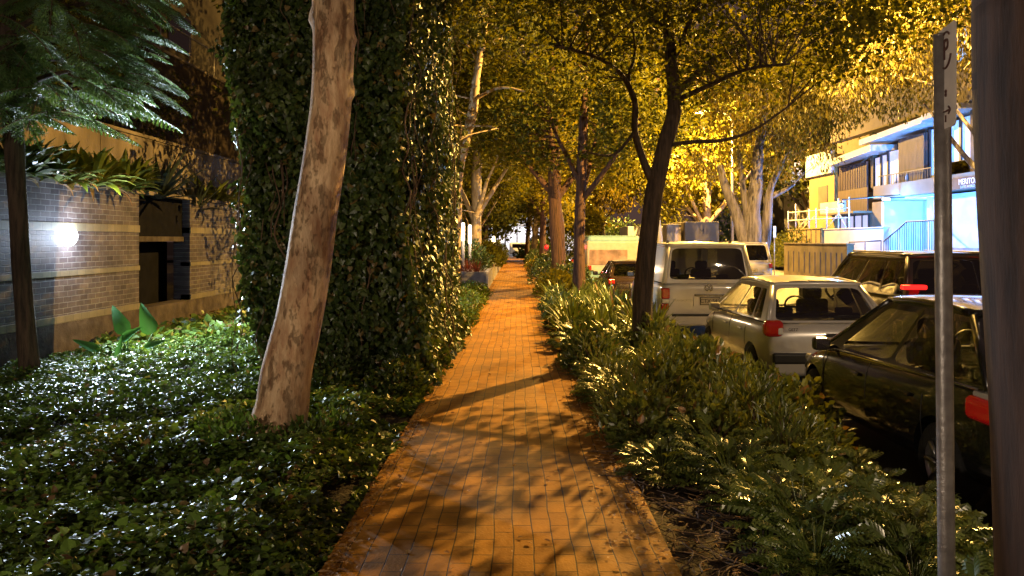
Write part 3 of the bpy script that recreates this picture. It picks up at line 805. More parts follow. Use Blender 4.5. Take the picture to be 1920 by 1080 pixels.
# pale mottled trunk in the foreground
Yp = 6.45
tr = empty('pale_plane_tree', (0,0,0), 'pale mottled leaning tree trunk rising from the ivy in the left foreground', 'tree')
cl = [(518,830,58),(523,790,53),(529,760,49),(537,700,46.5),(560,600,42.5),(578,500,42),(592,400,40.5),(608,300,39),(620,200,37.5),(625,100,38),(624,0,38.5),(622,-100,38),(628,-260,36),(650,-500,34)]
mb = MB(); mb.tube([P(a, b_, Yp) for a, b_, c in cl], [c*Yp/F for a, b_, c in cl], 48, .035, resample=8, fl=2.0)
o = mb.build('trunk', M['pale_bark'], tr)
for v in o.data.vertices:      # knots where old limbs were shed
    for kx, ky, kr, amp, sd in ((582,35,.10,.05,-1),(667,172,.085,.04,1),(664,75,.08,.03,1)):
        q = P(kx, ky, Yp)
        dd = ((v.co.x-q.x)**2*.4 + (v.co.y-q.y)**2*.6 + (v.co.z-q.z)**2)**.5
        if dd < kr: v.co.x += sd*amp*(1-dd/kr)**1.3
o, cs = scatter_crown('crown', tr, [(-1.8,6.6,7.6,2.6,2.6,1.5)], 260, 22, .13, M['crown_dark'], 'ivy', cr=.4)
lm = [[P(625,-100,Yp), P(560,-350,Yp+.6), P(430,-620,Yp+1.2)], [P(624,-160,Yp), P(760,-420,Yp+.3), P(900,-600,Yp+.3)]]
mb = MB(); [mb.tube(q, [.12,.07,.03], 8, .1, resample=5) for q in lm]; mb.build('limb', M['pale_bark'], tr)

# thin dark tree at the far left with feathery foliage
Yl = 10.2
tl = empty('feathery_tree', (0,0,0), 'thin dark tree at the far left with feathery drooping fronds over the wall', 'tree')
mb = MB(); mb.tube(px((62,730,Yl),(55,690,Yl),(48,600,Yl),(40,480,Yl),(32,350,Yl),(22,230,Yl),(14,120,Yl),(12,0,Yl),(20,-150,Yl)), [.125,.12,.115,.112,.11,.115,.12,.11,.09], 18, .18, resample=6)
br = [px((16,150,Yl),(80,90,Yl),(170,60,Yl),(240,70,Yl+.2)), px((20,60,Yl),(100,20,Yl),(200,0,Yl)), px((20,200,Yl),(70,150,Yl-.3),(150,130,Yl-.4)), px((16,110,Yl),(110,110,Yl-.2),(200,120,Yl))]
for q in br: mb.tube(q, [.05,.035,.02,.01][:len(q)], 6, .1, resample=5, cap=False)
mb.build('trunk', M['dark_bark'], tl)
pos = []; dr = []; nr = []; sz = []; rb = MB()
fr = []
for i in range(150):
    a = random.uniform(0, 1); sx = random.uniform(-20, 250); sy = random.uniform(-60, 170) + (40 if sx < 120 else 0)
    yy = Yl + random.uniform(-1.2, 1.2)
    fr.append((P(sx, sy, yy), Vector((random.uniform(.3, 1.2) if sx > 120 else random.uniform(-1, 1), random.uniform(-.7, .7), random.uniform(-.35, .1))), random.uniform(.5, .85)))
for (ex, ey) in ((335,215),(330,160),(300,190),(262,240),(250,205),(310,120),(215,225),(130,215),(90,200),(280,150),(230,180)):
    e = P(ex, ey, Yl-.2+random.uniform(-.3,.3)); d0 = Vector((1, random.uniform(-.3,.3), -.30)).normalized(); L0 = random.uniform(.85, 1.05)
    fr.append((e - d0*L0 + Vector((0,0,-.16)), d0 + Vector((0,0,.28)), L0))
for s0, d0, L0 in fr:
    d0 = d0.normalized(); p = s0.copy(); dd = d0.copy(); n = 14; path = [p.copy()]
    side = dd.cross(Vector((0, 0, 1))).normalized()
    for k in range(n):
        p = p + dd*(L0/n); dd = (dd + Vector((0, 0, -.05))).normalized(); path.append(p.copy())
        t = (k+1)/n; pl = .30*L0*math.sin(math.pi*min(1, .15+.85*t))**.8 + .03
        for sg in (-1, 1):
            pd = (side*sg*1.0 + dd*.75 + Vector((0, 0, -.30))).normalized(); q = p.copy(); m_ = max(3, int(pl/.028))
            for j in range(m_):
                q = q + pd*(pl/m_)
                for s2 in (-1, 1):
                    pos.append(tuple(q)); dr.append(tuple(pd*.8 + dd*s2*.9 + Vector((0, 0, -.15)))); nr.append((random.gauss(0,.25), random.gauss(0,.25), 1)); sz.append(.055)
    rb.tube(path[::3], .005, 4, cap=False)
bulk_leaves('fronds', pos, dr, nr, np.array(sz)*(.7+.6*rng.random(len(sz))), M['feather'], tl, 'narrow', 1.3)
rb.build('frond_stalks', M['stem'], tl)
scatter_crown('crown', tl, [(P(60,40,Yl).x, Yl, 4.9, 1.6, 1.6, 1.2), (-6.6, Yl+.5, 6.4, 2.6, 2.6, 1.6)], 300, 26, .06, M['crown_dark'], 'narrow', cr=.35, width=1.6)

# dark tree A with the forked trunk by the van
Ya = 11.6
tree('street_tree', 'nearest dark street tree left of the white van, leaning trunk forking wide', 'tree',
  px((1199,690,Ya),(1205,640,Ya),(1206,560,Ya),(1212,480,Ya),(1221,400,Ya),(1232,340,Ya),(1245,280,Ya),(1262,220,Ya),(1264,170,Ya),(1258,110,Ya),(1250,0,Ya),(1246,-160,Ya)),
  [.20,.165,.145,.132,.125,.128,.115,.10,.095,.085,.07,.05],
  [(px((1226,345,Ya),(1206,300,Ya),(1190,245,Ya-.1),(1190,190,Ya-.2),(1165,140,Ya-.4),(1120,108,Ya-.7),(1040,85,Ya-1)), .065, .02),
   (px((1190,195,Ya-.2),(1178,150,Ya),(1190,100,Ya),(1185,40,Ya+.3)), .035, .015),
   (px((1188,250,Ya-.1),(1150,290,Ya-.4),(1100,285,Ya-.8)), .03, .01),
   (px((1250,272,Ya),(1300,266,Ya-.2),(1360,262,Ya-.4),(1420,240,Ya-.5),(1490,190,Ya-.6)), .038, .012),
   (px((1264,180,Ya),(1300,145,Ya+.3),(1350,105,Ya+.5),(1420,80,Ya+.8),(1520,60,Ya+1)), .055, .02),
   (px((1264,190,Ya),(1330,160,Ya-.5),(1400,130,Ya-1.2),(1480,120,Ya-1.8)), .045, .015),
   (px((1258,120,Ya),(1290,50,Ya-.2),(1320,-40,Ya-.3)), .055, .03),
   (px((1250,60,Ya),(1200,10,Ya-.5),(1120,-60,Ya-1)), .05, .02)],
  [(2.6,Ya,4.6,2.6,2.6,1.0), (3.0,Ya,6.6,4.0,3.6,1.9), (.6,10.9,5.1,2.0,2.6,.9), (4.6,10.8,5.0,1.7,2.4,1.0), (4.9,13.1,5.2,2.0,1.2,.85), (3.6,12.6,4.6,1.3,.9,.6), (6.6,13.2,6.1,1.8,1.3,.9), (-.4,11.5,5.9,1.8,2.4,1.0), (1.5,9.0,5.2,2.0,1.6,.8), (3.4,10.6,4.1,1.2,.8,.5)],
  1500, 26, .076, M['crown'], M['dark_bark'], 'street trees along the right verge', cr=.42, kind='oval', tw=.45, tr=.008)
def street_tree(label, X, Y, r, H, fork, lean, blobs, ncl, per, size, lm_, bm_, group='street trees along the right verge', **kw):
    tp = [Vector((X+lean[0]*t, Y+lean[1]*t, -.1+H*t)) for t in (0, .04, .15, .35, .55, .75, 1)]
    for p in tp[2:]: p.x += random.uniform(-.07, .07)
    rr = [r*1.35, r*1.1, r, r*.92, r*.85, r*.6, r*.3]
    limbs = []
    for a, el, L_ in fork[1]:
        s = Vector((X+lean[0]*fork[0]/H, Y+lean[1]*fork[0]/H, fork[0]+random.uniform(-.3, .3)))
        dx = Vector((math.cos(R(a))*math.cos(R(el)), math.sin(R(a))*math.cos(R(el)), math.sin(R(el))))
        limbs.append(([s, s+dx*L_*.35+Vector((0,0,.12)), s+dx*L_*.7+Vector((0,0,.1*L_)), s+dx*L_+Vector((random.uniform(-.3,.3),0,.3*L_))], r*.55, r*.14))
    return tree('street_tree', label, 'tree', tp, rr, limbs, blobs, ncl, per, size, lm_, bm_, group, **kw)
street_tree('second dark street tree on the right verge, straight trunk splitting in a narrow fork', 1.76, 23, .165, 8, (2.9, [(60,55,2.6),(190,60,2.4),(-30,45,3)]), (.3,.1),
  [(1.8,23,5.4,3.2,3,1.7),(1.5,23,8.6,4,3,1.4),(3.6,22,5.0,1.6,2,1.2),(.2,22.5,4.7,1.8,2.2,.8)], 760, 24, .13, M['crown'], M['red_bark'], cr=.5)
street_tree('third street tree on the right verge, thickest red-brown trunk with flared base', 1.52, 29.5, .27, 9, (3.1, [(10,50,3),(170,45,3),(90,60,3),(260,50,3)]), (-.2,.3),
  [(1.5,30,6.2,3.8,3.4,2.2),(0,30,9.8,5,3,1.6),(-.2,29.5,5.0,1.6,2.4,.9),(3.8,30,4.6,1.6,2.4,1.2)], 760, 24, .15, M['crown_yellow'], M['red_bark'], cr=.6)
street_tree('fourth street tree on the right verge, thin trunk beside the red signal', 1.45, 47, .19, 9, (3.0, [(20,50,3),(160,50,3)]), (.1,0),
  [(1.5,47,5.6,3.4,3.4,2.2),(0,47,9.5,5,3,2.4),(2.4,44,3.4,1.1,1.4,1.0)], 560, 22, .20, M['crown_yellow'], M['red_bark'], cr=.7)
street_tree('fifth street tree on the right verge, pale leaning trunks at the far end', 1.2, 60, .22, 9, (2.0, [(60,60,4),(120,65,4)]), (.5,0),
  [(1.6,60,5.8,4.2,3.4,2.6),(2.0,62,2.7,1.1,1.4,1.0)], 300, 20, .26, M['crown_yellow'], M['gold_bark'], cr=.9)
street_tree('farthest street tree on the right verge, closing the avenue', .9, 71, .2, 9, (2.4, [(60,60,4),(120,65,4)]), (.2,0),
  [(1.5,71,6.3,4.5,3,3.0)], 260, 20, .32, M['crown_dark'], M['dark_bark'], cr=1.1)
# left side of the path
Yc = 21
G2 = 'trees beyond the ivy screen on the left'
tree('smooth_bark_tree', 'tall curving tan trunk lit orange just past the ivy screen', 'tree',
  px((850,560,Yc),(853,480,Yc),(856,400,Yc),(858,330,Yc),(872,270,Yc),(884,220,Yc),(892,160,Yc),(898,115,Yc),(908,60,Yc),(915,-40,Yc),(918,-160,Yc)),
  [.17,.15,.14,.135,.13,.125,.115,.10,.075,.055,.04],
  [(px((888,188,Yc),(925,168,Yc-.1),(955,165,Yc-.2),(985,172,Yc-.2)), .05, .02), (px((898,118,Yc),(885,100,Yc),(876,85,Yc)), .045, .02),
   (px((888,186,Yc),(860,180,Yc),(842,170,Yc)), .03, .012), (px((880,237,Yc),(915,236,Yc-.3),(935,242,Yc-.5)), .03, .01)],
  [(-1.9,21,8.2,2.6,2.6,1.3),(-.6,21.4,7.2,1.6,1.6,.9),(-2.4,20,4.6,1.0,2.2,1.6),(-.6,22,8.6,2.4,2,1.2)], 420, 22, .12, M['crown_dark'], M['gold_bark'], G2, cr=.5, tw=.3)
def left_tree(label, X, Y, r, blobs, ncl, per, size, lm_, bm_, lean=(.3, .1), fk=2.6, **kw):
    return street_tree(label, X, Y, r, 8.5, (fk, [(20,52,3),(150,60,3),(-60,50,2.4),(80,65,3)]), lean, blobs, ncl, per, size, lm_, bm_, G2, **kw)
left_tree('orange-lit trunk with low forked stems behind the glowing light tubes', -1.75, 31.5, .21, [(-1.9,32,6.2,2.8,3,2.0),(-1.9,32,9.6,3.6,3,1.8),(-.5,31,7.4,2,2,1),(-3.4,30,3.8,1.2,2,1.2)], 700, 24, .15, M['crown'], M['gold_bark'], cr=.6)
left_tree('slender multi-stem tree over the second planter on the left', -2.2, 38.5, .12, [(-2.2,39,5.2,2.6,3,2.4),(-1.1,38,4.4,1.3,2,.9),(-1.5,39,9,3.4,3,2)], 520, 22, .17, M['crown'], M['gold_bark'], fk=1.6, cr=.6)
left_tree('dark leafy tree over the third planter on the left', -2.4, 47, .18, [(-2.2,47,5.0,2.7,3,2.6),(-1.0,46,4.0,1.3,2,.9)], 330, 22, .20, M['crown_dark'], M['dark_bark'], cr=.7)
left_tree('low dense tree near the far end of the path on the left', -2.4, 58, .18, [(-2.5,58,4.4,3.0,3,2.8),(-.9,58,5.2,1.8,3,1.6)], 330, 20, .25, M['crown_dark'], M['dark_bark'], cr=.9)
left_tree('last tree at the far end of the path on the left', -3.5, 70, .2, [(-3,70,4.6,4,3,3.6),(0,70,6.6,3,3,2)], 330, 20, .32, M['crown_dark'], M['dark_bark'], cr=1.1)
left_tree('dark broad tree filling the gap behind the ivy screen', -4.6, 22, .2, [(-4.9,22,6.0,2.8,3.4,3.0),(-4.6,19,8,2.6,2.6,1.6)], 420, 24, .14, M['crown_dark'], M['dark_bark'], cr=.6)
street_tree('leafy tree added to darken the terraces above the brick wall, top left', -9.9, 17.5, .12, 6, (1.5, [(20,50,2),(200,50,2),(90,50,2)]), (.1,.1), [(-9.8,17.5,5.6,1.2,3.0,1.2),(-9.6,14,5.4,1.1,2.0,1.3),(-9.9,21,5.2,1.0,2.4,.9)], 420, 22, .10, M['crown_dark'], M['dark_bark'], G2, cr=.45)  # stands in for the black shadow over the terraces
left_tree('tall dark tree behind the smooth tan trunk on the left', -4.2, 34, .22, [(-4.3,34,6.4,2.8,3.4,3.8)], 350, 22, .18, M['crown_dark'], M['dark_bark'], cr=.7)

# huge dark trunk cutting the right edge
nt_ = empty('dark_tree', (0,0,0), 'huge dark tree trunk very close to the camera, filling the right edge', 'tree')
mb = MB()
edge = [(1842,-150),(1843,0),(1847,200),(1856,400),(1867,600),(1878,800),(1884,1000),(1888,1200),(1880,1500)]
Yn = 2.3; rn = .26
tp = []
for ex, ey in edge[::-1]:
    q = P(ex, ey, Yn); tp.append(Vector((q.x + rn*1.03, Yn, q.z)))
tp.append(Vector((tp[-1].x-.05, Yn, 5.2)))
mb.tube(tp, [rn*1.02]*len(tp), 40, .035, resample=5, fl=1.6); mb.build('trunk', M['near_bark'], nt_)
scatter_crown('crown', nt_, [(1.8,3.2,6.4,3.4,3.0,1.3),(5.6,-.4,5.0,2.0,2.0,1.0)], 420, 22, .10, M['crown_dark'], 'oval', cr=.45)  # second blob added behind the camera, unseen, to shade the near path
mb = MB(); [mb.tube([Vector((1.75,Yn,4.9)), Vector(q), Vector(q)+Vector((q[0]*.2,q[1]*.2,.6))], [.14,.08,.03], 8, .1, resample=4) for q in ((.6,3.4,6.2),(3.0,3.6,6.0),(1.8,1.2,6.4),(4.4,.3,5.3))]; mb.build('limb', M['near_bark'], nt_)

# far side trees
Yq = 35.0
G3 = 'trees across the road'
tree('paperbark_tree', 'old grey paperbark with several twisting pale trunks across the road', 'tree',
  px((1418,560,Yq),(1416,500,Yq),(1412,450,Yq),(1412,400,Yq),(1418,350,Yq),(1420,300,Yq),(1430,230,Yq),(1436,150,Yq)), [.62,.5,.40,.34,.28,.22,.16,.1],
  [(px((1420,520,Yq),(1398,460,Yq),(1380,400,Yq),(1360,350,Yq),(1350,310,Yq)), .34, .14),
   (px((1424,500,Yq),(1436,440,Yq),(1440,390,Yq),(1446,350,Yq),(1470,300,Yq)), .30, .10),
   (px((1438,372,Yq),(1465,360,Yq),(1490,345,Yq)), .14, .05),
   (px((1412,460,Yq),(1400,400,Yq),(1392,340,Yq),(1385,280,Yq)), .2, .08)],
  [(10.4,Yq,7.2,3.0,3,1.6),(8.4,Yq-.5,5.6,1.6,2,1.6),(12.2,Yq,5.4,1.7,2,1.3),(10.2,Yq+1,9.6,4,3,2)], 560, 26, .17, M['paper'], M['grey_bark'], G3, kind='narrow', cr=.7, droop=1.6, width=1.3, jit=.4)
def far_tree(label, X, Y, r, blobs, ncl, per, size, lm_, bm_, fk=3, name='roadside_tree', **kw):
    H = max(b_[2] for b_ in blobs)
    base = Vector((X, Y, -.2)); tp = [base + Vector((.2*math.sin(t*5), 0, H*t)) for t in (0, .1, .3, .5, .8, 1)]
    limbs = []
    for a, el, L_ in ((10,50,.45*H),(80,62,.45*H),(150,52,.45*H),(210,60,.4*H),(330,48,.4*H),(50,70,.5*H)):
        s = base + Vector((0, 0, fk)); dx = Vector((math.cos(R(a))*math.cos(R(el)), math.sin(R(a))*math.cos(R(el)), math.sin(R(el))))
        limbs.append(([s, s+dx*L_*.5, s+dx*L_+Vector((0,0,.3))], r*.5, r*.12))
    return tree(name, label, 'tree', tp, [r*1.3, r, r*.9, r*.8, r*.4, r*.2], limbs, blobs, ncl, per, size, lm_, bm_, G3, **kw)
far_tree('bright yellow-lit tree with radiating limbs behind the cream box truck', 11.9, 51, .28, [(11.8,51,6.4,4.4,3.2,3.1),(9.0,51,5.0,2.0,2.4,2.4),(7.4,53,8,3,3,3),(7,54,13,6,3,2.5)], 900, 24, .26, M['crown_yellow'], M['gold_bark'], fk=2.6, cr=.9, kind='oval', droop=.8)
far_tree('tree hanging golden leaves in front of the apartment house, right of sign pole', 13.2, 20.5, .2, [(12.6,20.5,8.4,2.8,3.2,2.2),(10.4,21,7.3,2.4,2.2,1.6),(12.3,20,6.1,.9,1.2,2.0),(9.8,22.8,6.8,1.6,1.8,1.3)], 600, 26, .14, M['paper'], M['grey_bark'], kind='narrow', cr=.6, droop=1.7, width=1.4)
far_tree('dark drooping tree spreading over the apartment house roof', 14.9, 24.3, .25, [(12.8,29,8.2,4.0,5,2.2),(9.8,30,8.0,2.6,2.6,1.8),(11.6,30,6.6,2.2,2.2,1.0)], 560, 24, .17, M['paper'], M['grey_bark'], kind='narrow', cr=.7, droop=1.5, width=1.4)
far_tree('pale silvery willow-like tree behind the white vans', 6.8, 66, .3, [(6.6,66,5.6,3.0,3,2.6),(4.4,66,6.2,2,3,2.6)], 360, 22, .30, M['paper'], M['grey_bark'], kind='narrow', cr=.9, droop=1.6, width=1.4)
far_tree('orange-leaved low tree between the second trunk and the pale van roof', 4.4, 56, .15, [(4.6,56,3.0,1.5,1.6,1.2)], 130, 22, .22, M['crown_yellow'], M['gold_bark'], fk=1.4, cr=.6)
far_tree('dark tree left of the apartment house beyond the paperbark', 18.5, 50, .3, [(18.8,50,6.4,3.8,3,2.4),(16.5,49,10.5,5,3,3)], 420, 22, .26, M['crown_dark'], M['dark_bark'], cr=.9)
far_tree('tall far tree filling the sky above the road', 6, 76, .35, [(5,77,10,8,3,5),(-6,78,9,7,3,6)], 620, 22, .42, M['crown_dark'], M['dark_bark'], cr=1.4)
far_tree('big far tree behind the yellow-lit one across the road', 15, 66, .35, [(15,66,9.5,6,4,5),(22,66,11,6,4,6)], 520, 22, .38, M['crown_dark'], M['dark_bark'], cr=1.3)

# dark hedge under the far trees
for i in range(7):
    bush('roadside_hedge', f'dark hedge shrub beyond the far pavement left of the building, {ordn[i]} from the camera', 'hedge', 15.2+.9*i*.7, 43+i*2.2, .2, 1.4, 1.8, 1.9, 1500, .14, M['crown_dark'], 'hedge shrubs beyond the far pavement')

for i, (x, y, rr, hh) in enumerate(((4.5,74,3.0,3.4),(8.5,72,3.2,3.8),(12.5,70,3,3.6),(16.5,66,3,4.2),(20,60,3,4),(2.0,73,1.8,2.0))):
    bush('background_bush', f'big dark bush closing the view far behind the trucks, {ordn[i]} from the left', 'bush', x, y, -.3, rr, 2.2, hh, 2600, .26, M['hedge'] if i % 2 else M['crown_dark'], 'dark bushes far behind the trucks')
# ================================================================== STREET LIGHTS
SL = []
for i, (y, pw, lab) in enumerate(((20.0, 13000, 'tall sodium street light across the road, nearest one above the apartment house'), (46.5, 17000, 'pale street light pole across the road beside the box truck'), (70, 18000, 'farthest street light pole across the road'))):
    r = empty('street_lamp', (12.5, y, -.2), lab, 'street lamp', 'sodium street lights across the road')
    if i == 0: r.location.x = 12.7
    ax = -2.0 if i else -4.2; hz = 0 if i else -.7
    b = MB(); b.tube([(0,0,0),(0,0,4),(0,0,8.8)], [.10,.085,.06], 14); b.build('pole', M['galv'], r)
    b = MB(); b.tube([(0,0,8.6),(-.3,0,9.15),(-1.3,0,9.35),(ax+.3,0,9.35)], .04, 10, resample=5); b.build('arm', M['galv'], r)
    b = MB(); b.cbox((ax,0,9.36), (.75,.28,.13)); hd = b.build('lamp_head', M['galv'], r, bevel=.04)
    b = MB(); b.cbox((ax,0,9.27), (.5,.20,.06)); lz = b.build('lens', M['lamp_sodium'], hd, bevel=.02)
    b = MB(); b.lathe((0,0,0), [(.16,0),(.16,.03),(.11,.10)], 14); b.build('base', M['galv'], r)
    point('street_light', (ax, 0, 9.14), pw, SODIUM, .035, r)
# whiter street light added behind the photographer to light the near side
r = empty('street_lamp', (12.5, -5, -.2), 'street light pole added across the road, unseen behind the camera', 'street lamp', 'sodium street lights across the road')
b = MB(); b.tube([(0,0,0),(0,0,4),(0,0,8.8)], [.10,.085,.06], 14); b.build('pole', M['galv'], r)
b = MB(); b.tube([(0,0,8.6),(-.3,0,9.15),(-1.3,0,9.35),(-1.7,0,9.35)], .04, 10, resample=5); b.build('arm', M['galv'], r)
b = MB(); b.cbox((-2.0,0,9.36), (.75,.28,.13)); b.build('lamp_head', M['galv'], r, bevel=.04)
point('street_light', (-2.0, 0, 9.2), 1650, WARM, .2, r)

# glowing light tubes by the planters
G4 = 'glowing light tubes in the planters'
for i, (px_, yy, top, bot, lab) in enumerate(((868, 27.6, 418, 450, 'left and nearer of the two glowing light tubes in the first planter'), (881, 29.2, 422, 455, 'right one of the two glowing light tubes in the first planter'), (926, 45, 443, 464, 'distant glowing light tube standing in the third planter'), (922.5, 53, 447, 462, 'faint farthest light tube past the third planter'))):
    q = P(px_, 490, yy); zt = P(px_, top, yy).z; zb = P(px_, bot, yy).z
    r = empty('light_column', (q.x, yy, 0), lab, 'light', G4)
    b = MB(); b.tube([(0,0,0),(0,0,zb-.03)], .055, 14); b.build('post', M['planter'], r)
    b = MB(); b.lathe((0,0,0), [(.001,zb-.03),(.06,zb-.02),(.06,zt-.03),(.05,zt),(.001,zt+.01)], 16); b.build('glow_tube', M['lamp_warm'], r)
    point('tube_light', (.25, -.25, (zt+zb)/2), 45 if i < 2 else 40, (1,.72,.40), .15, r)

# planters
G5 = 'grey concrete planters along the left path edge'
for i, (y0, y1, x0, zt) in enumerate(((26.2, 31.5, -2.9, .60), (33.6, 39, -2.9, .62), (41, 47, -2.9, .66), (50, 56, -2.9, .66))):
    r = empty('planter', (PL-.02, y0, 0), f'grey concrete planter with a pale corner edge, {ordn[i]} along the left path edge', 'planter', G5)
    b = MB(); W_ = PL-.02-x0
    b.box(-W_, -.06, 0, .12, -.2, zt); b.box(-.12, 0, .125, y1-y0, -.2, zt); b.box(-W_, -.125, y1-y0-.12, y1-y0, -.2, zt-.004); b.box(-W_, -W_+.12, .125, y1-y0-.125, -.2, zt-.004)
    b.build('wall', M['planter'], r, bevel=.006)
    b = MB(); b.box(-.058, .006, -.012, .12, -.2, zt+.012); b.build('corner_edge', M['planter_edge'], r, bevel=.004)
    b = MB(); b.box(-W_+.12, -.12, .12, y1-y0-.12, -.1, zt-.08); b.build('soil', M['soil'], r)
for i in range(5):
    x = -1.35 - .33*i; plant_thing('red_strap_plant', strapR[0], 'leaves', (x, 26.8+.5*(i % 3), .5), .75, i, f'dark red strappy plant in the first planter, {ordn[i].replace("nearest","first")} from the path', 'plant', 'red strappy plants in the first planter')
for i in range(6):
    bush('planter_shrub', f'rounded dark shrub in the planters on the left, {ordn[i]} from the camera', 'shrub', -1.75+.35*(i%2), (30.2, 34.8, 37.4, 42.5, 45.2, 52)[i], .5, .75, 1.1, 1.0, 1600, .11, M['crown_dark'] if i%2 else M['hedge'], 'shrubs in the planters')

# ================================================================== SIGN POLE
sp = empty('sign_pole', (0,0,0), 'grey metal pole carrying a narrow parking sign, right foreground', 'sign pole')
Ys = 3.0
b = MB(); b.tube([P(1778,1400,Ys), P(1774,1000,Ys), P(1769,500,Ys), P(1766,66,Ys)], .030, 24); b.build('pole', M['galv'], sp)
pc = P(1766,66,Ys); b = MB(); b.lathe(tuple(pc), [(.031,-.005),(.031,.003),(.001,.006)], 24); b.build('cap', M['galv'], sp)
c = P(1773,150,Ys); ang = R(70)
sg = empty('parking_sign', (P(1775,150,Ys-.05).x, Ys-.05, c.z), 'narrow pale parking sign seen nearly edge-on near the top of the pole', 'sign', rz=R(-101))
# local x = across the sign, local -y = front
def rrect(w_, h_, r_, n=6):
    o_ = []
    for cx_, cz_, a0 in ((w_/2-r_, h_/2-r_, 0), (-w_/2+r_, h_/2-r_, 90), (-w_/2+r_, -h_/2+r_, 180), (w_/2-r_, -h_/2+r_, 270)):
        for k in range(n+1):
            a = R(a0+90*k/n); o_.append((cx_+r_*math.cos(a), cz_+r_*math.sin(a)))
    return o_
o_ = rrect(.20, .378, .022); n = len(o_); b = MB()
b.add([(x, -.0015, z) for x, z in o_] + [(x, .0015, z) for x, z in o_], [tuple(range(n)), tuple(range(n, 2*n))[::-1]] + [(k, n+k, n+(k+1) % n, (k+1) % n) for k in range(n)])
b.build('plate', M['sign'], sg)
sgrot = (R(90), 0, 0)
b = MB(); b.tube([(.062*math.cos(a), -.004, .10+.066*math.sin(a)) for a in np.linspace(.9, 5.9, 26)], .004, 6); b.build('sign_ring', M['sign_ink'], sg)
text_mesh('sign_letter', 'P', .11, M['sign_ink'], sg, (0, -.003, .10), sgrot)
text_mesh('sign_hours', '8', .04, M['sign_ink'], sg, (0, -.003, -.06), sgrot)
b = MB(); b.tube([(-.05,-.003,-.125),(.05,-.003,-.125)], .004, 5); b.tube([(.05,-.003,-.125),(.03,-.003,-.112)], .004, 5); b.tube([(.05,-.003,-.125),(.03,-.003,-.138)], .004, 5); b.tube([(0,-.003,-.14),(0,-.003,-.165)], .004, 5); b.build('sign_arrow', M['sign_ink'], sg)
b = MB(); b.box(-.02,.02,.002,.03,.11,.125); b.box(-.02,.02,.002,.03,-.12,-.105); b.build('bracket', M['galv'], sg)
# ================================================================== CARS
def lerp3(a, b, t): return Vector(a).lerp(Vector(b), t)
def bil(q, u, v): return lerp3(lerp3(q[0], q[1], u), lerp3(q[3], q[2], u), v)
def ring_pts(u0, u1, v0, v1, r, n=40):
    """points round a rounded rectangle in uv and matching points on the unit square"""
    out = []; ins = []
    for k in range(n):
        t = k/n*4; s = int(t); w_ = t-s
        o = [(w_, 0), (1, w_), (1-w_, 1), (0, 1-w_)][s]
        x = u0 + (u1-u0)*o[0]; y = v0 + (v1-v0)*o[1]
        cxx = min(max(x, u0+r), u1-r); cyy = min(max(y, v0+r), v1-r)
        dx, dy = x-cxx, y-cyy; L = math.hypot(dx, dy)
        if L > r: x = cxx+dx/L*r; y = cyy+dy/L*r
        out.append(o); ins.append((x, y))
    return out, ins
def win_panel(fr, q, bulge, inset, r, gl=None, nrm=None):
    """quad q with one glazed opening: frame goes into fr, glass into gl"""
    q = [Vector(p) for p in q]
    nm = (q[1]-q[0]).cross(q[3]-q[0]).normalized() if nrm is None else nrm
    def PT(u, v): return bil(q, u, v) + nm*bulge*16*u*(1-u)*v*(1-v)*.5
    o, i = ring_pts(inset[0], 1-inset[1], inset[2], 1-inset[3], r, 56)
    n = len(o)
    rings = []
    for t in (0, .5, 1): rings.append([PT(a[0]*(1-t)+b_[0]*t, a[1]*(1-t)+b_[1]*t) for a, b_ in zip(o, i)])
    v = [p for rg in rings for p in rg]
    fr.add(v, [(j*n+k, j*n+(k+1) % n, (j+1)*n+(k+1) % n, (j+1)*n+k) for j in range(2) for k in range(n)], True)
    if gl is not None:
        cu, cv = (inset[0]+1-inset[1])/2, (inset[2]+1-inset[3])/2
        gv = []; 
        for t in (1, .6, .25): gv += [PT(cu+(a[0]-cu)*t, cv+(a[1]-cv)*t) - nm*.006 for a in i]
        gv.append(PT(cu, cv) - nm*.006)
        f = [(j*n+k, j*n+(k+1) % n, (j+1)*n+(k+1) % n, (j+1)*n+k) for j in range(2) for k in range(n)] + [(2*n+k, 2*n+(k+1) % n, 3*n) for k in range(n)]
        gl.add(gv, f, True)

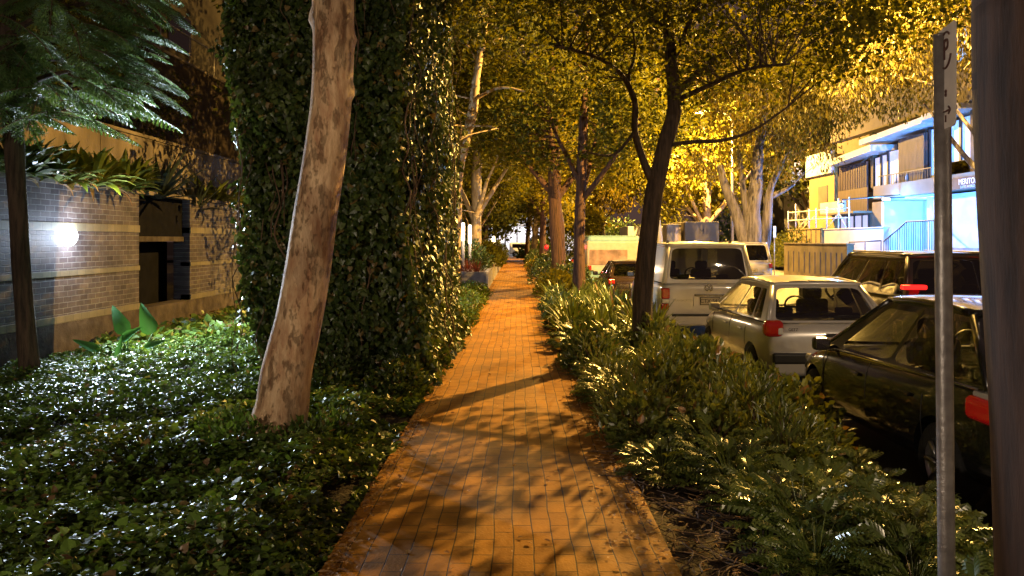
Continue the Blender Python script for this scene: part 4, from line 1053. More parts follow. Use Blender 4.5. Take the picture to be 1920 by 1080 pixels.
def car(name, label, cat, x_left, y_rear, S, paint, group=None, rz=0):
    W_, L_ = S['W'], S['L']
    root = empty(name, (x_left+W_/2, y_rear, RZ), label, cat, group, rz)
    # lower body
    b = MB(); ring0 = None; V = []; st = S['st']
    for (y, zb, zt, hw) in st:
        h = zt-zb; cr = .012
        half = [(0, zb), (hw*.55, zb), (hw*.9, zb+.01), (hw-.012, zb+.12*h+.02), (hw, zb+.35*h), (hw+.004, zb+.62*h), (hw-.012, zb+.80*h), (hw-.045, zt-.045), (hw-.12, zt-.004), (hw*.5, zt+cr), (0, zt+cr*1.3)]
        full = half + [(-x, z) for x, z in half[-2:0:-1]]
        V += [(x, y, z) for x, z in full]; n = len(full)
    f = []
    for i in range(len(st)-1):
        for k in range(n): f.append((i*n+k, i*n+(k+1) % n, (i+1)*n+(k+1) % n, (i+1)*n+k))
    f = [q[::-1] for q in f]
    f.append(tuple(range(n))); f.append(tuple((len(st)-1)*n+k for k in range(n))[::-1])
    b.add(V, f, True)
    o = b.build('body', paint, root, subsurf=2)
    # wheel arches cut for real
    cuts = []
    for wy in S['wy']:
        for sx in (-1, 1):
            c = MB(); c.lathe((sx*(W_/2-.09), wy, S['wr']), [(.001,-.16),(S['wr']+.05,-.16),(S['wr']+.05,.16),(.001,.16)], 36, 'x'); co = c.build('cut', paint); cuts.append(co)
            me = co.data; bm = bmesh.new(); bm.from_mesh(me); bmesh.ops.remove_doubles(bm, verts=bm.verts, dist=.0005); bmesh.ops.recalc_face_normals(bm, faces=bm.faces); bm.to_mesh(me); bm.free()
            co.location = root.location; co.rotation_euler = root.rotation_euler
            md = o.modifiers.new('b', 'BOOLEAN'); md.object = co; md.operation = 'DIFFERENCE'; md.solver = 'EXACT'
    bpy.context.view_layer.update()
    me = bpy.data.meshes.new_from_object(o.evaluated_get(bpy.context.evaluated_depsgraph_get()))
    o.modifiers.clear(); o.data = me; me.materials.clear(); me.materials.append(paint)
    me.polygons.foreach_set('material_index', [0]*len(me.polygons))
    me.polygons.foreach_set('use_smooth', [True]*len(me.polygons))
    if hasattr(me, 'set_sharp_from_angle'): me.set_sharp_from_angle(angle=R(42))
    for co in cuts: bpy.data.objects.remove(co)
    # greenhouse
    G = S['gh']; zb_r, zb_f = G['zr'], G['zf']; hb, hr_ = G['hb'], G['hr']; zr = G['roof']
    def corner(s): return [(s*hb, G['y0'], zb_r), (s*hb*.97, G['y3'], zb_f), (s*hr_*.94, G['y2'], zr), (s*hr_, G['y1'], zr)]
    fr = MB()
    glr = MB(); q = [(-hb*.98, G['y0'], zb_r), (hb*.98, G['y0'], zb_r), (hr_, G['y1'], zr), (-hr_, G['y1'], zr)]
    win_panel(fr, q, .05, G['rw'], .09, glr); glr.build('rear_window', G.get('rg', M['glass']), root)
    glw = MB(); q = [(hb*.97, G['y3'], zb_f), (-hb*.97, G['y3'], zb_f), (-hr_*.94, G['y2'], zr), (hr_*.94, G['y2'], zr)]
    win_panel(fr, q, .06, (.06,.06,.03,.05), .05, glw); glw.build('windscreen', M['glass_clear'], root)
    for s in (-1, 1):
        c = corner(s); sp_ = S['side']
        if s < 0: qq = [Vector(p) for p in (c[1], c[0], c[3], c[2])]
        else: qq = [Vector(p) for p in c]
        for (u0, u1, gl_) in sp_:
            a, e = (1-u1, 1-u0) if s < 0 else (u0, u1)
            sub = [bil(qq, a, 0), bil(qq, e, 0), bil(qq, e, 1), bil(qq, a, 1)]
            sub_in = (.04, .04, .05, .13)
            if gl_:
                g_ = MB(); win_panel(fr, sub, .02, sub_in, .10, g_, Vector((s, 0, .15)).normalized()); g_.build('side_window', G.get('sg', M['glass_clear']), root)
            else:
                v = [bil(sub, u, w2) for w2 in (0, .5, 1) for u in (0, .5, 1)]
                fr.add(v, [(0,1,4,3),(1,2,5,4),(3,4,7,6),(4,5,8,7)], True)
        c = [Vector(p) for p in c]; i_ = Vector((-s*.012, 0, 0))
        pr = G.get('pr', .03)
        fr.tube([c[0]+i_, c[3]+i_+Vector((0,0,-.01))], [pr*1.1, pr], 10); fr.tube([c[3]+i_, c[3].lerp(c[2], .5)+i_+Vector((s*.02,0,G.get('arc',.015))), c[2]+i_], [pr, pr, pr*.9], 10, resample=4); fr.tube([c[2]+i_, c[1]+i_], [pr*.9, pr*.8], 10)
        # belt trim
        t = MB(); t.tube([c[0]+Vector((s*.02,.1,.0)), c[0].lerp(c[1], .5)+Vector((s*.024,0,.0)), c[1]+Vector((s*.02,-.05,.0))], .009, 6); t.build('belt_trim', M['plastic'] if not S.get('chrome') else M['chrome'], root)
    pr = G.get('pr', .03)
    fr.tube([(-hr_, G['y1'], zr), (0, G['y1']-.02, zr+.012), (hr_, G['y1'], zr)], pr, 10, resample=5)
    fr.build('pillars', paint, root)
    b = MB(); nx, ny = 12, 12; V = []
    for j in range(ny+1):
        v_ = j/ny
        for i in range(nx+1):
            u = i/nx*2-1; hw = hr_+(hr_*.94-hr_)*v_ + .012
            cz = zr + .022 + (S['H']-zr-.022)*(1-u*u)**.8*(.35+.65*math.sin(math.pi*(.12+.76*v_)))
            V.append((u*hw, G['y1']-.03+(G['y2']-G['y1']+.05)*v_, cz))
    b.add(V, [(j*(nx+1)+i, j*(nx+1)+i+1, (j+1)*(nx+1)+i+1, (j+1)*(nx+1)+i) for j in range(ny) for i in range(nx)], True); b.build('roof', paint, root)
    # interior
    b = MB(); b.box(-hb*.9, hb*.9, G['y0']+.12, G['y3']-.1, .35, min(zb_r, zb_f)-.03); b.build('cabin_tub', M['plastic'], root)
    for s in (-1, 1):
        ys = G['y0']+(G['y3']-G['y0'])*.55; b = MB()
        b.box(s*.36-.23, s*.36+.23, ys-.12, ys, .4, zb_f+.24); b.box(s*.36-.14, s*.36+.14, ys-.11, ys-.01, zb_f+.23, zb_f+.42); b.build('front_seat', M['seat'], root, bevel=.06, segs=3)
    b = MB(); yb = G['y0']+.55; b.box(-hb*.8, hb*.8, yb-.1, yb, .4, zb_r+.08)
    for x in (-.4, .4): b.box(x-.12, x+.12, yb-.09, yb-.02, zb_r+.07, zb_r+.16)
    b.build('rear_seat', M['seat'], root, bevel=.03)
    b = MB(); b.lathe((0,0,0), [(.175,-.012),(.19,0),(.175,.012),(.16,0),(.175,-.012)], 28, 'y'); b.cbox((0,0,0),(.33,.02,.03)); b.cbox((0,0,-.08),(.03,.02,.16))
    sw = b.build('steering_wheel', M['plastic'], root); sw.location = (.36, G['y0']+(G['y3']-G['y0'])*.76, zb_f+.06); sw.rotation_euler.x = R(-20)
    # wheels
    for wy in S['wy']:
        for sx in (-1, 1):
            wr = S['wr']; xx = sx*(W_/2-.115)
            t = MB(); t.lathe((xx, wy, wr), [(wr*.62,-.10),(wr*.9,-.105),(wr,-.08),(wr,.08),(wr*.9,.105),(wr*.62,.10)], 32, 'x'); wh = t.build('wheel', M['rubber'], root)
            t = MB(); ox = xx+sx*.075; t.lathe((ox, wy, wr), [(.001,0),(.05,0),(.055,-.01*sx),(wr*.6,-.015*sx),(wr*.63,.02*sx)], 32, 'x')
            for k in range(7):
                a = k*2*math.pi/7; t.tube([(ox+sx*.012, wy+.04*math.cos(a), wr+.04*math.sin(a)), (ox+sx*.018, wy+wr*.6*math.cos(a), wr+wr*.6*math.sin(a))], .018, 6)
            t.build('rim', M['rim'], wh)
    # mirrors
    for sx in (-1, 1):
        t = MB(); my = G['y3']-S.get('mo',.28); mx = sx*(W_/2+S.get('mw',.07)); mz = zb_f+.05
        t.cbox((mx, my, mz), (.17, .10, .13)); mr = t.build('mirror', paint if S.get('mirror_paint', 1) else M['plastic'], root, bevel=.035, segs=3)
        t = MB(); t.cbox((mx, my-.052, mz), (.135, .006, .095)); t.build('mirror_glass', M['chrome'], mr, bevel=.002)
        t = MB(); t.tube([(sx*(W_/2-.1), my+.03, mz-.04), (mx, my, mz-.03)], .02, 6); t.build('mirror_arm', M['plastic'], mr)
    # door seams and handles
    for sx in (-1, 1):
        for yy in S['seams']:
            t = MB(); t.tube([(sx*(W_/2-.02), yy, .35), (sx*(W_/2+.002), yy, .6), (sx*(W_/2-.008), yy, zb_f-.12), (sx*(W_/2-.05), yy, zb_f-.01)], .005, 5); t.build('door_seam', M['plastic'], root)
        for yy in S['handles']:
            t = MB(); t.cbox((sx*(W_/2+.008), yy, zb_f-.14), (.03, .16, .03)); t.build('door_handle', paint, root, bevel=.01)
    for nm, m_, boxes, bev in S['extras']:
        for (cx_, cy_, cz_, sx_, sy_, sz_) in boxes:
            t = MB(); t.cbox((cx_, cy_, cz_), (sx_, sy_, sz_)); t.build(nm, m_, root, bevel=bev, segs=4)
    if 'plate' in S:
        pz, py_, tx, ppx = S['plate']
        t = MB(); t.cbox((ppx, py_, pz), (.372, .012, .134)); pl = t.build('number_plate', M['plate'], root, bevel=.003)
        t = MB(); t.cbox((ppx, py_+.008, pz), (.40, .012, .16)); t.build('plate_frame', M['plastic'], pl)
        text_mesh('plate_text', tx, .105, M['ink'], pl, (ppx, py_-.008, pz), (R(90), 0, 0), .001)
    return root

# white van
van = car('white_van', 'white van parked at the kerb behind the forked tree, plate CTX-541', 'van', 2.88, 16.0, dict(W=1.9, L=4.9, H=1.97, wr=.32, wy=(.95, 3.95),
  st=[(0.0,.42,1.03,.83),(.03,.34,1.10,.905),(.15,.30,1.15,.935),(.5,.28,1.16,.95),(1.5,.27,1.16,.95),(3.0,.27,1.15,.95),(4.0,.27,1.13,.95),(4.45,.28,.98,.93),(4.78,.30,.78,.86),(4.9,.36,.66,.75)],
  gh=dict(zr=1.13, zf=1.11, y0=.05, y1=.20, y2=3.35, y3=4.15, hb=.895, hr=.765, roof=1.885, rw=(.05,.05,.10,.07), pr=.045, rg=M['glass'], sg=M['glass_dark']),
  side=[(0,.35,0),(.35,.66,0),(.66,1,1)], seams=(1.6, 2.9, 3.8), handles=(2.7, 3.0), mirror_paint=0,
  plate=(.78, -.022, 'CTX·541', .02),
  extras=[('tail_light', M['red_lens'], [(-.86,.06,.93,.17,.14,.22),(.86,.06,.93,.17,.14,.22)], .03), ('tail_light_lower', M['red_lens'], [(-.87,.055,.66,.155,.14,.14),(.87,.055,.66,.155,.14,.14)], .03),
          ('reverse_light', M['clear_lens'], [(-.862,.05,.775,.15,.145,.09),(.862,.05,.775,.15,.145,.09)], .02),
          ('plate_recess', M['brown_paint'], [(.02,-.004,.895,.62,.03,.045)], .012), ('recess_side', M['silver_paint'], [(-.30,.0,.78,.02,.03,.2),(.34,.0,.78,.02,.03,.2)], .006),
          ('rear_bumper', M['white_paint'], [(0,.03,.40,1.72,.14,.24)], .05), ('bumper_strip', M['plastic'], [(0,-.04,.50,1.5,.02,.05)], .008), ('tailgate_handle', M['plastic'], [(.22,-.012,.56,.13,.02,.05)], .008),
          ('lower_cladding', M['plastic'], [(-.90,.30,.42,.1,.3,.22)], .04)]), M['white_paint'])
# round badge on the tailgate
bd = MB(); bd.lathe((0,-.012,1.04), [(.075,.0),(.082,-.008),(.075,-.014),(.066,-.008),(.075,.0)], 28, 'y')
for q in (((-.034,.052),(-.002,-.002)),((.034,.052),(.002,-.002)),((-.062,.02),(-.03,-.06)),((-.03,-.06),(0,-.008)),((0,-.008),(.03,-.06)),((.03,-.06),(.062,.02))):
    bd.tube([(q[0][0],-.02,1.04+q[0][1]),(q[1][0],-.02,1.04+q[1][1])], .006, 6)
bd.build('badge', M['chrome'], van)
text_mesh('tailgate_lettering', 'TRANSPORTER', .06, M['rim'], van, (-.52, -.006, .79), (R(90), 0, 0), .002)
w_ = MB(); w_.tube([(.03,.12,1.23),(-.3,.13,1.27),(-.5,.135,1.26)], .008, 6); w_.build('rear_wiper', M['plastic'], van)
rk = MB()
for s in (-1, 1):
    for yy in (.9, 2.6): rk.cbox((s*.66, yy, 1.965), (.05, .08, .06))
rk.build('roof_mount', M['plastic'], van)

# pale hatchback
getz = car('hatchback_car', 'pale silver hatchback parked between the white van and the black car', 'car', 3.15, 10.15, dict(W=1.66, L=3.82, H=1.49, wr=.29, wy=(.68, 3.13),
  st=[(0.0,.36,.72,.66),(.03,.30,.82,.74),(.10,.26,.93,.785),(.35,.24,.965,.825),(.9,.22,.96,.83),(1.9,.22,.93,.83),(2.7,.22,.91,.83),(3.1,.23,.86,.82),(3.5,.25,.76,.78),(3.74,.3,.66,.68),(3.82,.36,.6,.58)],
  mo=.5, mw=.03, gh=dict(arc=.035, zr=.94, zf=.90, y0=.10, y1=.52, y2=2.05, y3=3.0, hb=.775, hr=.585, roof=1.405, rw=(.055,.055,.05,.10), pr=.035, rg=M['glass'], sg=M['glass_clear']),
  side=[(0,.10,0),(.10,.24,1),(.24,.55,1),(.55,1,1)], seams=(.95, 1.75, 2.75), handles=(1.15, 1.95), mirror_paint=1,
  plate=(.70, -.02, 'EBT·62K', .10),
  extras=[('tail_light', M['red_lens'], [(-.71,.085,.87,.25,.19,.22),(.71,.085,.87,.25,.19,.22)], .07), ('reverse_light', M['clear_lens'], [(-.64,.012,.84,.07,.06,.09),(.64,.012,.84,.07,.06,.09)], .02),
          ('rear_bumper', M['silver_paint'], [(0,.03,.42,1.50,.16,.30)], .06), ('bumper_strip', M['plastic'], [(-.46,-.03,.50,.58,.08,.14),(.46,-.03,.50,.58,.08,.14)], .03),
          ('tailgate_handle', M['plastic'], [(.10,-.012,.80,.34,.02,.03)], .008)]), M['silver_paint'])
w_ = MB(); w_.tube([(0,.10,1.0),(.2,.12,1.03),(.42,.12,1.02)], .007, 6); w_.build('rear_wiper', M['plastic'], getz)
text_mesh('model_lettering', 'GETZ', .05, M['plastic'], getz, (-.48, -.004, .86), (R(90), 0, 0), .002)

# black car, nearest
blk = car('black_car', 'shiny black car parked nearest the camera, right behind the sign pole', 'car', 3.15, 5.25, dict(W=1.72, L=4.1, H=1.52, wr=.31, wy=(.78, 3.32),
  st=[(0.0,.36,.78,.66),(.04,.30,.90,.76),(.14,.26,.98,.81),(.4,.24,1.0,.85),(1.0,.22,.98,.86),(2.0,.22,.94,.86),(3.0,.22,.91,.86),(3.35,.23,.86,.845),(3.75,.25,.76,.79),(4.0,.3,.64,.69),(4.1,.36,.56,.56)],
  gh=dict(zr=.965, zf=.90, y0=.20, y1=.75, y2=2.15, y3=3.15, arc=.03, hb=.80, hr=.60, roof=1.445, rw=(.05,.05,.06,.08), pr=.035, rg=M['glass_dark'], sg=M['glass_clear']),
  side=[(0,.18,1),(.18,.50,1),(.50,.9,1),(.9,1,0)], seams=(1.0, 2.0, 3.0), handles=(1.25, 2.2), mirror_paint=1, chrome=1,
  plate=(.66, -.02, 'BNK·08L', .0),
  extras=[('tail_light', M['red_lit'], [(-.755,.22,.83,.22,.38,.17),(.755,.22,.83,.22,.38,.17)], .05), ('reverse_light', M['clear_lens'], [(-.745,.18,.935,.2,.28,.04),(.745,.18,.935,.2,.28,.04)], .015),
          ('rear_bumper', M['black_paint'], [(0,.03,.44,1.56,.18,.32)], .06), ('headlight', M['clear_lens'], [(-.64,3.86,.66,.12,.2,.09),(.64,3.86,.66,.12,.2,.09)], .03)]), M['black_paint'])

# dark brown car ahead of the van, seen past the tree
car('dark_brown_car', 'small dark brown car parked ahead of the white van, mostly hidden by the forked tree', 'car', 2.62, 23.4, dict(W=1.75, L=4.0, H=1.40, wr=.3, wy=(.75, 3.2),
  st=[(0.0,.36,.74,.68),(.05,.28,.86,.78),(.2,.25,.92,.84),(.9,.22,.93,.875),(2.0,.22,.91,.875),(3.0,.22,.88,.87),(3.5,.25,.76,.8),(3.9,.3,.64,.68),(4.0,.36,.58,.58)],
  gh=dict(zr=.90, zf=.87, y0=.22, y1=.7, y2=2.1, y3=3.0, hb=.80, hr=.60, roof=1.33, rw=(.07,.07,.06,.10), pr=.035, rg=M['glass_dark'], sg=M['glass_dark']),
  side=[(0,.2,0),(.2,.55,1),(.55,1,1)], seams=(1.0, 2.0, 3.0), handles=(1.2, 2.2),
  plate=(.66, -.02, 'AK·61', .0),
  extras=[('tail_light', M['red_lens'], [(-.74,.08,.78,.2,.16,.16),(.74,.08,.78,.2,.16,.16)], .04), ('rear_bumper', M['brown_paint'], [(0,.03,.42,1.6,.16,.28)], .05)]), M['brown_paint'])

# dark SUV driving away
suv = car('dark_suv', 'dark four-wheel drive heading away on the road with red tail lights lit', 'car', 5.95, 12.3, dict(W=1.9, L=4.6, H=1.82, wr=.36, wy=(.9, 3.7),
  st=[(0.0,.48,.95,.78),(.04,.40,1.06,.88),(.15,.36,1.12,.92),(.5,.34,1.14,.95),(1.5,.33,1.14,.95),(3.0,.33,1.12,.95),(3.6,.34,1.08,.94),(4.2,.36,1.0,.9),(4.5,.4,.86,.8),(4.6,.46,.76,.7)],
  gh=dict(zr=1.11, zf=1.07, y0=.12, y1=.42, y2=2.7, y3=3.5, hb=.88, hr=.70, roof=1.74, rw=(.06,.06,.06,.10), pr=.04, rg=M['glass_dark'], sg=M['glass_dark']),
  side=[(0,.28,1),(.28,.6,1),(.6,1,1)], seams=(1.2, 2.2, 3.3), handles=(1.5, 2.5),
  plate=(.80, -.02, 'DX·92T', .0),
  extras=[('tail_light', M['red_glow'], [(-.78,.05,1.27,.36,.14,.07),(.78,.05,1.27,.36,.14,.07)], .02), ('rear_bumper', M['suv_paint'], [(0,.02,.58,1.76,.16,.26)], .05), ('roof_rail', M['galv'], [(-.66,1.6,1.80,.04,1.9,.03),(.66,1.6,1.80,.04,1.9,.03)], .01)]), M['suv_paint'])
point('tail_glow', (0, -.5, 1.1), 2.5, (1, .05, .03), .1, suv)

# pale delivery van with panel further along
dv = empty('delivery_van', (2.72, 31.5, RZ), 'pale camper van with teal top and a pinkish rear panel, parked far along the kerb', 'van')
b = MB(); b.box(0, 2.15, 0, 5.2, .35, 2.0); b.build('body', M['pink'], dv, bevel=.12, segs=4)
b = MB(); b.box(.03, 2.12, .02, 5.1, 1.75, 2.18); b.build('roof', M['teal'], dv, bevel=.16, segs=4)
b = MB(); b.box(.12, 1.62, -.025, .02, 1.02, 1.62); b.build('panel', M['mural'], dv, bevel=.02)
b = MB(); b.box(.02, 2.13, -.03, .05, .36, .78); b.build('lower_panel', M['teal'], dv, bevel=.02)
b = MB(); b.box(.0, 2.15, -.06, .04, .24, .40); b.build('bumper', M['plastic'], dv, bevel=.02)
for x in (.06, 1.95):
    b = MB(); b.box(x, x+.14, -.04, .02, .80, 1.0); b.build('tail_light', M['red_lens'], dv, bevel=.02)
for x in (.12, 1.85):
    for y in (1.0, 4.2):
        b = MB(); b.lathe((x+.1, y, .33), [(.15,-.1),(.33,-.1),(.33,.1),(.15,.1)], 24, 'x'); b.build('wheel', M['rubber'], dv)

# trucks and things farther along the road
G6 = None
bt = empty('box_truck', (9.0, 43, RZ), 'cream box truck with a small dark mark on its tall cargo box', 'truck')
b = MB(); b.box(0, 1.85, 0, 4.6, 1.0, 2.98); b.build('cargo_box', M['render_cream'], bt, bevel=.03)
b = MB(); b.box(.1, 1.75, 4.65, 6.2, .5, 2.3); b.build('cab', M['white_paint'], bt, bevel=.12, segs=4)
b = MB(); b.box(.05, 1.8, .1, 6.0, .6, .995); b.build('chassis', M['plastic'], bt)
text_mesh('cargo_mark', 'M', .38, M['ink'], bt, (.92, -.004, 2.45), (R(90), 0, 0), .002)
for x in (.1, 1.65):
    for y in (1.0, 5.3):
        b = MB(); b.lathe((x, y, .42), [(.2,-.12),(.42,-.12),(.42,.12),(.2,.12)], 24, 'x'); b.build('wheel', M['rubber'], bt)
for x in (.1, 1.6):
    b = MB(); b.box(x, x+.15, -.02, .05, .8, .94); b.build('tail_light', M['red_lens'], bt, bevel=.01)
ct = empty('site_cabin', (8.1, 43.4, RZ), 'narrow grey cabinet standing left of the cream box truck', 'cabinet')
b = MB(); b.box(0, .80, 0, 1.2, .0, 2.86); b.build('body', M['concrete'], ct, bevel=.03)
b = MB(); b.box(.45, .78, -.02, .01, .2, 2.7); b.build('door', M['pink'], ct, bevel=.01)
b = MB(); b.lathe((.55,-.025,1.9), [(.001,-.004),(.06,-.002),(.06,.004)], 14, 'y'); b.build('vent', M['red_bark'], ct)
um = empty('folded_umbrella', (6.75, 38.2, RZ), 'folded white cafe umbrella on its pole, just right of the forked tree', 'umbrella')
b = MB(); b.tube([(0,0,0),(0,0,3.1)], .03, 8); b.build('pole', M['white_metal'], um)
b = MB(); b.lathe((0,0,0), [(.001,3.2),(.06,3.1),(.13,2.6),(.2,1.95),(.19,1.8),(.05,1.75)], 14); b.build('canopy', M['render_white'], um)
wv = empty('white_trailer', (7.1, 50, RZ), 'white box trailer behind the forked tree', 'trailer')
b = MB(); b.box(-.2, 2.1, 0, 4, .9, 2.85); b.build('box', M['render_white'], wv, bevel=.04)
b = MB(); b.box(-.1, 2.0, .1, 3.9, .5, .895); b.build('chassis', M['plastic'], wv)
for x in (0, 1.9):
    b = MB(); b.lathe((x, 2, .35), [(.15,-.1),(.35,-.1),(.35,.1),(.15,.1)], 20, 'x'); b.build('wheel', M['rubber'], wv)
# dark parked car roof in front of the truck
car('cream_car', 'cream car parked in front of the box truck, only its roof showing over the van', 'car', 9.1, 34, dict(W=1.8, L=4.3, H=1.95, wr=.34, wy=(.85, 3.5),
  st=[(0.0,.42,.9,.78),(.05,.36,1.02,.86),(.2,.32,1.1,.9),(1.5,.3,1.1,.9),(3.0,.3,1.08,.9),(3.7,.32,1.0,.86),(4.2,.36,.86,.76),(4.3,.42,.76,.66)],
  gh=dict(zr=1.08, zf=1.05, y0=.14, y1=.4, y2=2.8, y3=3.4, hb=.84, hr=.72, roof=1.86, rw=(.06,.06,.06,.10), pr=.04, rg=M['glass_dark'], sg=M['glass_dark']),
  side=[(0,.5,1),(.5,1,1)], seams=(1.2, 2.2), handles=(1.5,), plate=(.7, -.02, 'CP·40', 0),
  extras=[('tail_light', M['red_lens'], [(-.78,.08,.9,.16,.14,.2),(.78,.08,.9,.16,.14,.2)], .03), ('rear_bumper', M['silver_paint'], [(0,.02,.48,1.66,.14,.24)], .05)]), M['silver_paint'])

# signal, street name blade, pillar box
ts = empty('signal_post', (1.62, 44.5, -.1), 'thin black post with a glowing red signal lamp on the right verge', 'signal')
b = MB(); b.tube([(0,0,0),(0,0,1.1)], .045, 8); b.build('post', M['rail'], ts)
b = MB(); b.cbox((0,.06,1.32), (.26,.14,.42)); b.build('housing', M['rail'], ts, bevel=.03)
b = MB(); b.lathe((0,-.02,1.36), [(.11,0),(.09,-.04),(.001,-.06)], 16, 'y'); b.build('red_lamp', M['red_glow'], ts)
point('red_light', (0,-.35,1.36), 9, (1,.04,.04), .1, ts)
rc = empty('red_car', (2.9, 42, RZ), 'red tail light of a car glimpsed between the third and second street trees', 'car')
b = MB(); b.box(-.1, 1.6, 0, 4, .4, 1.0); b.build('body', M['brown_paint'], rc, bevel=.15, segs=4)
b = MB(); b.box(.1, 1.4, .4, 3.0, 1.0, 1.45); b.build('cabin', M['glass_dark'], rc, bevel=.15, segs=4)
b = MB(); b.cbox((.02, -.02, .82), (.26,.1,.3)); b.build('tail_light', M['red_lit'], rc, bevel=.03)
for x in (0, 1.5):
    for y in (.8, 3.2):
        b = MB(); b.lathe((x, y, .3), [(.15,-.1),(.3,-.1),(.3,.1),(.15,.1)], 20, 'x'); b.build('wheel', M['rubber'], rc)
sb = empty('street_name_sign', (12.4, 38.6, -.2), 'thin bluish sign on a slim pole right of the grey paperbark', 'sign')
b = MB(); b.tube([(0,0,0),(0,0,2.5)], .03, 8); b.build('pole', M['galv'], sb)
b = MB(); b.cbox((0,-.04,2.25), (.13,.02,.55)); b.build('plate', M['white_metal'], sb, bevel=.005)

# ================================================================== APARTMENT HOUSE ACROSS THE ROAD
BX = 17.0
def by(px_): return BX*F/(px_-CX)      # distance along the facade plane
bz0 = 1.05
ap = empty('apartment_house', (0,0,0), 'modern apartment house with blue-lit entrance, dark batten screens and lit windows', 'building')
def fb(nm, m, y0, y1, z0, z1, x0=BX, x1=BX+.3, bevel=0, parent=None):
    b = MB(); b.box(x0, x1, min(y0,y1), max(y0,y1), z0, z1); return b.build(nm, m, parent or ap, bevel=bevel)
# y positions from the photograph
y1530, y1575, y1635, y1657, y1705, y1750, y1770, y1815, y1850 = [by(p) for p in (1530,1575,1635,1657,1705,1750,1770,1815,1850)]
yE = 22.0
# ground floor
fb('entrance_back_wall', M['render_white'], y1657, y1750, bz0, 3.45, BX+1.8, BX+2.0)
fb('entrance_side_wall', M['render_white'], y1657, y1657+.25, bz0, 3.45, BX, BX+1.8)
fb('entrance_side_wall', M['render_white'], y1750-.25, y1750, bz0, 3.45, BX, BX+1.8)
fb('entrance_ceiling', M['render_white'], y1657, y1750, 3.45, 3.55, BX+.05, BX+2.0)
fb('entrance_column', M['render_white'], y1705-.9, y1705-1.15, bz0, 3.445, BX+.3, BX+.55)
fb('notice_board', M['teal'], by(1680)+.2, by(1702)+.2, 2.1, 2.45, BX+1.74, BX+1.79)
b = MB(); b.lathe((BX+.8, by(1727), 3.40), [(.001,-.02),(.16,-.02),(.17,.0),(.17,.045)], 18); b.build('entrance_lamp', M['lamp_entrance'], ap)
point('entrance_light', (BX+.75, by(1727), 3.15), 620, (.10, .45, 1.0), .15, ap)
point('added_forecourt_light', (14.1, 34.8, 3.15), 330, (.08,.36,1.0), .12, ap)  # added blue lamp on a bracket, brightens the forecourt walls
b = MB(); b.tube([(BX-.3,34.8,3.62),(14.1,34.8,3.4),(14.1,34.8,3.28)], .03, 6); b.cbox((14.1,34.8,3.24),(.2,.16,.07)); b.build('added_lamp_bracket', M['rail'], ap)
point('added_wash_light', (BX-1.0, by(1705), 3.3), 420, (.08, .36, 1.0), .15, ap)  # added blue wash for the entrance walls, with its lamp and bracket
b = MB(); b.cbox((BX-1.0, by(1705), 3.42), (.3,.16,.08)); b.build('added_wash_lamp', M['lamp_entrance'], ap, bevel=.02)
b = MB(); b.cbox((BX-.65, by(1705), 3.50), (.9,.05,.05)); b.build('added_lamp_bracket', M['rail'], ap)
fb('ground_wall', M['render_white'], y1750-.26, yE, .2, 3.45)
fb('ramp_wall', M['planter'], y1770, yE, .2, 1.35, BX-.35, BX-.03)
fb('ground_wall', M['render_cream'], y1530, y1635, .2, 3.0)
fb('ground_wall', M['render_cream'], y1635-.02, y1657+.26, .2, 3.45)
for k, p in enumerate((1590, 1603, 1618, 1630)):
    yy = by(p); w1 = fb('ground_window', M['win_white'], yy, yy+.8, 1.55, 2.85, BX-.04, BX-.01)
    fb('window_frame', M['rail'], yy-.08, yy, 1.5, 2.9, BX-.08, BX-.005, parent=w1)
fb('floor_slab', M['render_cream'], y1657+.3, yE, 3.555, 4.15, BX-.35, BX+.5)
fb('balcony_front', M['render_white'], y1575+.4, y1635+1.2, 3.05, 3.60, BX-.9, BX-.75)
fb('balcony_floor', M['render_cream'], y1575+.4, y1635, 2.95, 3.048, BX-.9, BX)
# sign
sgn = empty('building_sign', (0,0,0), 'dark name board MERITON in white letters over the blue-lit wall', 'sign')
fb('sign_board', M['batten'], by(1802), by(1872), 3.56, 3.98, BX-.42, BX-.36, parent=sgn)
text_mesh('sign_name', 'MERITON', .30, M['win_white'], sgn, (BX-.425, (by(1802)+by(1872))/2-.05, 3.81), (R(90), 0, R(-90)), .004)
text_mesh('sign_subtitle', 'SUITES WORLD', .14, M['render_white'], sgn, (BX-.425, (by(1802)+by(1872))/2, 3.62), (R(90), 0, R(-90)), .003)
# upper floor
fb('upper_wall', M['render_tan'], y1530, yE, 4.15, 14, BX+1.2, BX+1.5)
fb('upper_wall', M['render_yellow'], y1530+.2, y1575, 1.2, 6.2, BX-.3, BX+1.2)
fb('niche', M['render_tan'], by(1545), by(1563), 3.0, 4.6, BX-.33, BX-.30)
fb('end_cap', M['render_white'], y1530+.25, y1575-.05, 5.2, 6.4, BX-.5, BX-.31)
sc_ = fb('batten_backing', M['batten'], y1575-.1, by(1632), 3.05, 4.2, BX-.15, BX-.1)
for k in range(17):
    yy = y1575-.15 - k*(y1575-.2-by(1630))/16
    fb('batten', M['batten'], yy-.05, yy+.05, 4.2, 5.45, BX-.15, BX-.05)
b = MB()
for k in range(22):
    yy = by(1692) + (by(1738)-by(1692))*k/21; b.box(BX-.16, BX-.08, yy-.035, yy+.035, 4.18, 6.1)
fb('screen_back', M['batten'], by(1690), by(1740), 4.16, 6.12, BX-.07, BX-.02); b.build('batten_screen', M['batten'], ap)
